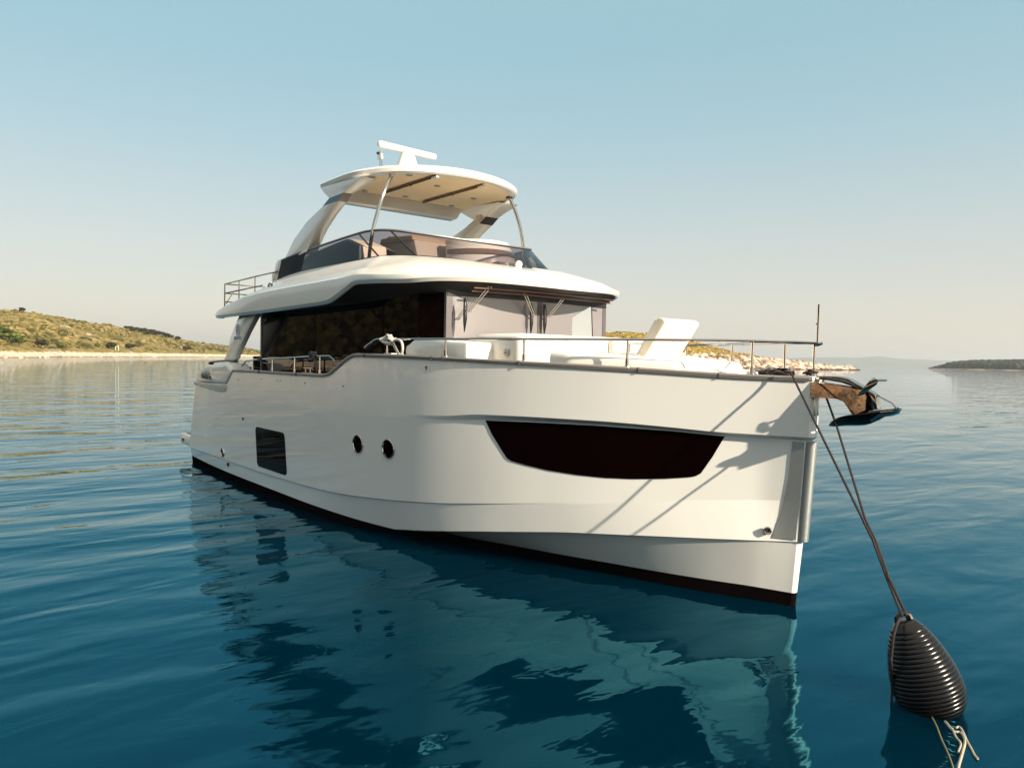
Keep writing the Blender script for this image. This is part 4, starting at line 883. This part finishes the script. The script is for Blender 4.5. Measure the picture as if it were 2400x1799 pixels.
def leaf_mat(name, c0, c1, c2=None, bump=.15, scale=1.2):
    m = bpy.data.materials.new(name); m.use_nodes = True; nt = m.node_tree; b = nt.nodes['Principled BSDF']; b.inputs['Roughness'].default_value = .9; b.inputs['Specular IOR Level'].default_value = .12
    at = nt.nodes.new('ShaderNodeAttribute'); at.attribute_name = 'tone'; n = nt.nodes.new('ShaderNodeTexNoise'); n.inputs['Scale'].default_value = scale; n.inputs['Detail'].default_value = 6
    tc = nt.nodes.new('ShaderNodeTexCoord'); nt.links.new(tc.outputs['Object'], n.inputs[0])
    ma = nt.nodes.new('ShaderNodeMath'); ma.operation = 'MULTIPLY_ADD'; ma.inputs[1].default_value = .9; nt.links.new(n.outputs[0], ma.inputs[0]); 
    mb = nt.nodes.new('ShaderNodeMath'); mb.operation = 'ADD'; mb.inputs[1].default_value = -.45; nt.links.new(at.outputs['Fac'], mb.inputs[0]); nt.links.new(mb.outputs[0], ma.inputs[2])
    r = nt.nodes.new('ShaderNodeValToRGB'); r.color_ramp.elements[0].color = (*c0, 1); r.color_ramp.elements[1].color = (*c1, 1); r.color_ramp.elements[0].position = .15; r.color_ramp.elements[1].position = .85
    if c2: el = r.color_ramp.elements.new(.5); el.color = (*c2, 1)
    nt.links.new(ma.outputs[0], r.inputs[0]); nt.links.new(r.outputs[0], b.inputs['Base Color'])
    n2 = nt.nodes.new('ShaderNodeTexNoise'); n2.inputs['Scale'].default_value = scale*3; n2.inputs['Detail'].default_value = 4; nt.links.new(tc.outputs['Object'], n2.inputs[0])
    bp = nt.nodes.new('ShaderNodeBump'); bp.inputs['Distance'].default_value = bump; nt.links.new(n2.outputs[0], bp.inputs['Height']); nt.links.new(bp.outputs[0], b.inputs['Normal'])
    return m

# left shore: from behind the camera's left round to the low end of the hill
left = Coast([(-760, 330, 9, 1.0, 80), (-680, 262, 14, 1.8, 90), (-595, 193, 22, 2.4, 100), (-500, 128, 27.5, 2.6, 115), (-427, 86, 30, 2.6, 125), (-345, 45, 29, 2.8, 140), (-271, 16, 30, 2.9, 145), (-215, -12, 34, 2.8, 150), (-150, -48, 42, 3, 110), (-92, -78, 55, 3, 90), (-30, -64, 36, 3, 60), (25, -56, 30, 3, 50), (95, -62, 26, 2.5, 50)], 1.0, 1)
hill_m = ground_mat('hillside_ground', (.60, .49, .37), (.11, .085, .022), (.30, .22, .078), (.18, .14, .045), zs=2.1, rock=(.45, .38, .30))
left.N = [-n for n in left.N]
left.mesh('hillside', hill_m, nd=50, dmax=420)
rnd = random.Random(11)
shrub_m = leaf_mat('shrub_leaves', (.050, .046, .013), (.30, .22, .075), (.15, .118, .034), bump=.2, scale=.7)
items = []; NL = len(left.P)-1
for k in range(17000):
    i = rnd.uniform(0, NL*.72); d = 11+rnd.random()**.8*190; p = left.at(i, d)
    dd = (p.x-19.7)**2+(p.y+7.8)**2
    if nz(p.x, p.y, .025, 5) < -.18 and rnd.random() < .8: continue
    s_ = rnd.uniform(.45, 1.35)*(1.3 if d < 40 else 1.0)
    items.append(((p.x, p.y, p.z+s_*.25), s_*rnd.uniform(.9, 1.5), s_*rnd.uniform(.5, .85), min(1, max(0, rnd.gauss(.44 if d > 35 else .28, .20)))))
blobs('shrubland', items, shrub_m, 'olive and golden scrub covering the low hillside along the left shore', 'scrub', seed=2, sub=1)
# dark wood at the near left shore (mirrored in the saloon glass)
wood_m = leaf_mat('pine_leaves', (.006, .006, .003), (.055, .042, .014), (.022, .019, .007), bump=.3, scale=.5)
items = []
for k in range(23000):
    i = rnd.uniform(NL*.61, NL); d = 6.0+rnd.random()**1.2*100; p = left.at(i, d); s_ = rnd.uniform(.8, 1.9)
    items.append(((p.x, p.y, p.z+s_*.7), s_, s_*rnd.uniform(.8, 1.2), rnd.random()))
blobs('pine_wood', items, wood_m, 'dark pine wood on the near shore beyond the left edge, mirrored in the saloon glass', 'wood', seed=5, sub=1, amp=.5)

def rocks(coast, i0, i1, n, dmax, smin, smax, seed):
    rnd = random.Random(seed); it = []
    for k in range(n):
        i = rnd.uniform(i0, i1); d = rnd.random()**1.4*dmax-.8; p = coast.at(i, d); s_ = smin+(smax-smin)*rnd.random()**2.5
        it.append(((p.x, p.y, max(p.z, 0)+s_*.12), s_*rnd.uniform(.8, 1.5), s_*rnd.uniform(.45, .9), rnd.random()))
    return it
rock_m = leaf_mat('limestone_rock', (.20, .14, .10), (.70, .54, .42), (.54, .41, .31), bump=.12, scale=2.0)
blobs('shore_rocks', rocks(left, 0, NL*.66, 500, 5, .1, .6, 3)+rocks(left, NL*.70, NL, 6500, 9, .25, 1.15, 4), rock_m, 'pale limestone rocks along the waterline of the left shore', 'rocks', seed=6, sub=1, amp=.5)

# trees one can tell apart at the foot of the hill and on its ridge
def tree_proto(name, h, seed, leafm, sc=(1, 1)):
    rnd = random.Random(seed); t = empty(name)
    w = MB(); w.tube(bez([(0, 0, -.6), (.05*h, 0, .25*h), (.02*h, .04*h, .6*h)], 4), [.05*h]*4+[.035*h]*4+[.02*h], 7)
    for k in range(5):
        a_ = rnd.uniform(0, 6.28); z0 = rnd.uniform(.25, .5)*h; w.tube([(.04*h, 0, z0), (.25*h*math.cos(a_), .25*h*math.sin(a_), z0+.22*h)], [.02*h, .008*h], 5)
    w.build('trunk', bark, t)
    it = []
    for k in range(46):
        a_ = rnd.uniform(0, 6.28); r = h*.42*sc[0]*math.sqrt(rnd.random()); z = h*(.42+.48*rnd.random()*(1-.5*(r/(h*.42*sc[0]))**2)); s_ = h*rnd.uniform(.07, .15)
        it.append(((r*math.cos(a_), r*math.sin(a_), z), s_*1.25, s_*.8, rnd.random()))
    o = blobs('crown', it, leafm, None, None, seed=seed, sub=2, amp=.6); o.parent = t
    return t
bark = mat('bark', (.09, .065, .045), rough=.9)
green_m = leaf_mat('broadleaf', (.022, .034, .006), (.13, .14, .022), (.060, .075, .012), bump=.2, scale=1.0)
P1 = tree_proto('tree', 5, 1, green_m); P2 = tree_proto('tree', 5, 2, green_m, (1.25, 1)); P3 = tree_proto('tree', 5, 3, wood_m, (1.1, 1))
used = set()
def put_tree(proto, x, y, z, s_, rot, label, group):
    if proto in used:
        t = proto.copy(); C.objects.link(t)
        for ch in proto.children:
            c = ch.copy(); C.objects.link(c); c.parent = t
    else: t = proto; used.add(proto)
    t.location = (x, y, z); t.scale = (s_, s_, s_); t.rotation_euler = (0, 0, rot); setp(t, label=label, cat='tree', group=group)
TREES = [
 (P1, -338.6, 21.4, 4.81, 1.5, 1.48, 'big green tree at the far left end of the beach'),
 (P2, -358.5, 25.8, 5.36, 1.35, 1.86, 'green tree second from the left end of the beach'),
 (P1, -347.5, 28.6, 3.87, 1.0, 3.72, 'green tree third from the left end of the beach'),
 (P3, -360.4, 37.9, 3.4, 0.9, 4.86, 'small dark tree on the beach right of the left-hand tree clump'),
 (P2, -388.4, 49.6, 3.18, 0.75, 5.26, 'low green tree on the beach between two dark ones'),
 (P3, -437.6, 79.8, 3.69, 0.95, 2.74, 'dark rounded tree on the beach below the ridge grove'),
 (P3, -478.8, 98.0, 3.51, 1.0, 6.09, 'dark spreading tree on the beach just right of the rounded one'),
 (P3, -561.1, 153.8, 3.03, 1.15, 5.8, 'dark tree on the beach nearest the yacht stern'),
]
for (pr_, x_, y_, z_, s_, a_, lb) in TREES: put_tree(pr_, x_, y_, z_, s_, a_, lb, 'trees at the foot of the left hill')
GROVE = [(19.7, 80), (19.3, 80), (21.2, 64), (19.4, 74), (19.8, 68), (18.7, 74), (21.4, 52), (18.6, 68), (18.3, 68), (18.9, 62), (18.2, 62), (18.8, 56), (18.3, 56), (17.8, 56), (18.0, 50), (17.7, 50)]
for k, (ci, cd) in enumerate(GROVE):
    p = left.at(ci, cd); put_tree(P3, p.x, p.y, p.z-.6, .55+.5*math.sin(math.pi*(k+1.6)/18)**.7, k*1.9, 'dark tree in the grove on the ridge of the left hill', 'trees of the ridge grove')
p = left.at(31.7, 86); put_tree(P3, p.x, p.y, p.z-.6, .7, 1.0, 'lone dark bush-like tree breaking the skyline at the far left', None)
# white beach gate
p = Vector((-438.5, 82.8, 3.3)); w = MB()
for d in (-.7, .7): w.box(p.x-.1, p.x+.1, p.y+d-.1, p.y+d+.1, p.z-.5, p.z+2.2)
w.box(p.x-.1, p.x+.1, p.y-.8, p.y+.8, p.z+2.2, p.z+2.45); setp(w.build('beach_gate', gel2), label='small white gateway standing on the left beach', cat='gate')

# right promontory behind the bow
right = Coast([(-207, 452, .6, .3, 30), (-203, 430, 1.4, 1.0, 40), (-200, 405, 6.5, 2.0, 50), (-200, 372, 12, 2.6, 58), (-204, 335, 17, 2.8, 66), (-212, 300, 19, 2.8, 72), (-225, 262, 20.5, 3, 78), (-245, 225, 22, 3, 85), (-275, 195, 26.0, 3, 85), (-315, 170, 13, 2.5, 80), (-370, 160, 7, 2, 60)], .7, 9)
prom_m = ground_mat('promontory_grass', (.56, .45, .36), (.19, .125, .022), (.36, .245, .055), (.22, .16, .035), zs=3.0, rock=(.55, .46, .36), scale=.09)
# (land lies to the right-hand side of this line as listed, so mirror the normals)
right.N = [-n for n in right.N] if right.N[len(right.N)//2].dot(Vector((-1, 0.3, 0))) < 0 else right.N

right.mesh('headland', prom_m, nd=40, dmax=260)
NR = len(right.P)-1
it = rocks(right, 0, NR, 5200, 20, .35, 2.2, 7)+rocks(right, 0, NR*.35, 900, 12, .6, 2.4, 8)
for k in range(900):
    i = rnd.uniform(0, NR); p = right.at(i, rnd.uniform(15, 95)); s_ = rnd.uniform(.25, .8); it.append(((p.x, p.y, p.z+.1), s_, s_*.5, rnd.random()))
blobs('shore_rocks', it, rock_m, 'pink and white boulders heaped along the headland behind the bow', 'rocks', seed=9, sub=1, amp=.55)
wet_m = leaf_mat('wet_rock', (.035, .022, .016), (.15, .10, .07), (.07, .045, .03), bump=.1, scale=2.0)
it = []
for k in range(1500):
    i = rnd.uniform(0, NR); p = right.at(i, rnd.uniform(-2.5, 1.2)); s_ = rnd.uniform(.5, 1.4); it.append(((p.x, p.y, .15), s_*1.5, s_*.55, rnd.random()))
blobs('wet_rocks', it, wet_m, 'dark wet rocks at the waterline of the headland behind the bow', 'rocks', seed=10, sub=1, amp=.5)
grass_m = leaf_mat('dry_grass', (.10, .075, .014), (.36, .25, .06), (.24, .165, .033), bump=.1, scale=1.2)
it = []
for k in range(7000):
    i = rnd.uniform(NR*.1, NR); p = right.at(i, rnd.uniform(12, 130)); s_ = rnd.uniform(.25, .8); it.append(((p.x, p.y, p.z+.05), s_*1.4, s_*.5, rnd.gauss(.5, .25)))
blobs('dry_grass', it, grass_m, 'golden dry grass tufts covering the headland behind the bow', 'grass', seed=12, sub=1)

# wooded island to the right, far away
def bearing_pt(b, d):
    return Vector((19.7+d*math.cos(math.radians(b)), -7.84+d*math.sin(math.radians(b)), 0))
isl = [(112.166, 1330, .3, .1), (111.541, 1320, 5, 1.5), (110.801, 1310, 13, 2), (109.711, 1300, 17, 2), (108.296, 1285, 18, 2), (106.477, 1270, 19, 2), (103.891, 1250, 21, 2), (100.318, 1230, 22, 2), (95.922, 1230, 14, 1.5), (92.11, 1250, 1, .2)]
ip = []
for (u, d, H, B) in isl:
    q = bearing_pt(u, d); ip.append((q.x, q.y, H*.45, B, 110))
island = Coast(ip, .6, 15)
if (island.N[len(island.N)//2]).dot(bearing_pt(108.763, 10)-bearing_pt(108.763, 0)) < 0: island.N = [-n for n in island.N]
isl_m = ground_mat('island_ground', (.50, .40, .32), (.03, .035, .015), (.05, .05, .02), (.04, .045, .018), zs=1.2, rock=(.3, .26, .2))
island.mesh('island', isl_m, nd=25, dmax=260)
it = []; NI = len(island.P)-1
for k in range(3000):
    i = rnd.uniform(2, NI-2); d = 9+rnd.random()**1.3*150; p = island.at(i, d); q = island.Q[min(int(i), NI)]; s_ = 2.6*min(1, q[0]/6)*rnd.uniform(.6, 1.3)+.5
    it.append(((p.x, p.y, p.z+s_*1.0), s_*1.2, s_*1.5, rnd.random()))
blobs('island_wood', it, leaf_mat('far_pines', (.012, .018, .012), (.045, .052, .025), (.025, .032, .017), bump=.5, scale=.3), 'dark pine wood covering the low island at the right edge', 'wood', seed=14, sub=2, amp=.5)

# far mainland hills
w = MB(); fh = pchip([(100.318, 30), (105.379, 60), (108.763, 70), (111.74, 78), (113.905, 92), (114.742, 112), (116.183, 90), (117.438, 92), (118.409, 88), (119.962, 78), (124.966, 40), (131.184, 5)])
rows = []
for k in range(241):
    u = 131.184+(-30.866)*k/240; base = bearing_pt(u, 8600); dirv = (base-Vector((19.7, -7.84, 0))).normalized(); H = fh(u)+4*nz(u*28, 0, .03, 3)
    rows.append([base+dirv*dd+Vector((0, 0, z)) for dd, z in ((-500, -1), (-350, H*.12), (-150, H*.5), (0, H*.8), (250, H), (900, H*.4), (1500, -2))])
w.grid(rows); setp(w.build('far_hills', mat('far_hill_scrub', (.10, .105, .06), rough=.95, var=.3, vscale=.01)), kind='structure')

# small cruise yacht on the horizon
q = bearing_pt(116.617, 3000); r = (q-Vector((19.7, -7.84, 0))).normalized(); sx = Vector((r.y, -r.x, 0))
FY = empty('motor_yacht', tuple(q), label='tiny white motor yacht far away on the horizon right of the bow', cat='yacht')
def lb(poly, half, name, mt):
    w = MB(); n = len(poly); w.add([q+sx*a_+r*h+Vector((0, 0, z)) for h in (-half, half) for a_, z in poly], [tuple(range(n)), tuple(reversed(range(n, 2*n)))]+[(i, i+n, (i+1) % n+n, (i+1) % n) for i in range(n)]); return w.build(name, mt, FY, smooth=False)
lb([(-12, .0), (9, .0), (13, 4.0), (-12.5, 3.4)], 2.8, 'hull', gel); lb([(-10, 3.4), (7, 3.7), (4, 6.4), (-9, 6.2)], 2.3, 'superstructure', gel); lb([(-8, 6.2), (2, 6.4), (0, 8.6), (-6, 8.4)], 1.9, 'flybridge', gel); lb([(-8, 4.4), (5.2, 4.6), (4.4, 5.5), (-8, 5.4)], 2.36, 'window_band', black)

# ------------------------------------------------------------------ haze: even sea air round everything
hz = bpy.data.materials.new('sea_haze'); hz.use_nodes = True; nt = hz.node_tree; nt.nodes.clear()
o = nt.nodes.new('ShaderNodeOutputMaterial'); pv = nt.nodes.new('ShaderNodeVolumePrincipled'); pv.inputs['Color'].default_value = (.86, .90, .95, 1); pv.inputs['Density'].default_value = HAZE_D = 1.4e-4; pv.inputs['Anisotropy'].default_value = .3
nt.links.new(pv.outputs[0], o.inputs['Volume'])
w = MB(); w.box(-14000, 14000, -14000, 14000, -1.5, 135); hzo = w.build('haze', hz, smooth=False); setp(hzo, kind='stuff', label='thin pale sea haze over the whole bay', cat='haze')
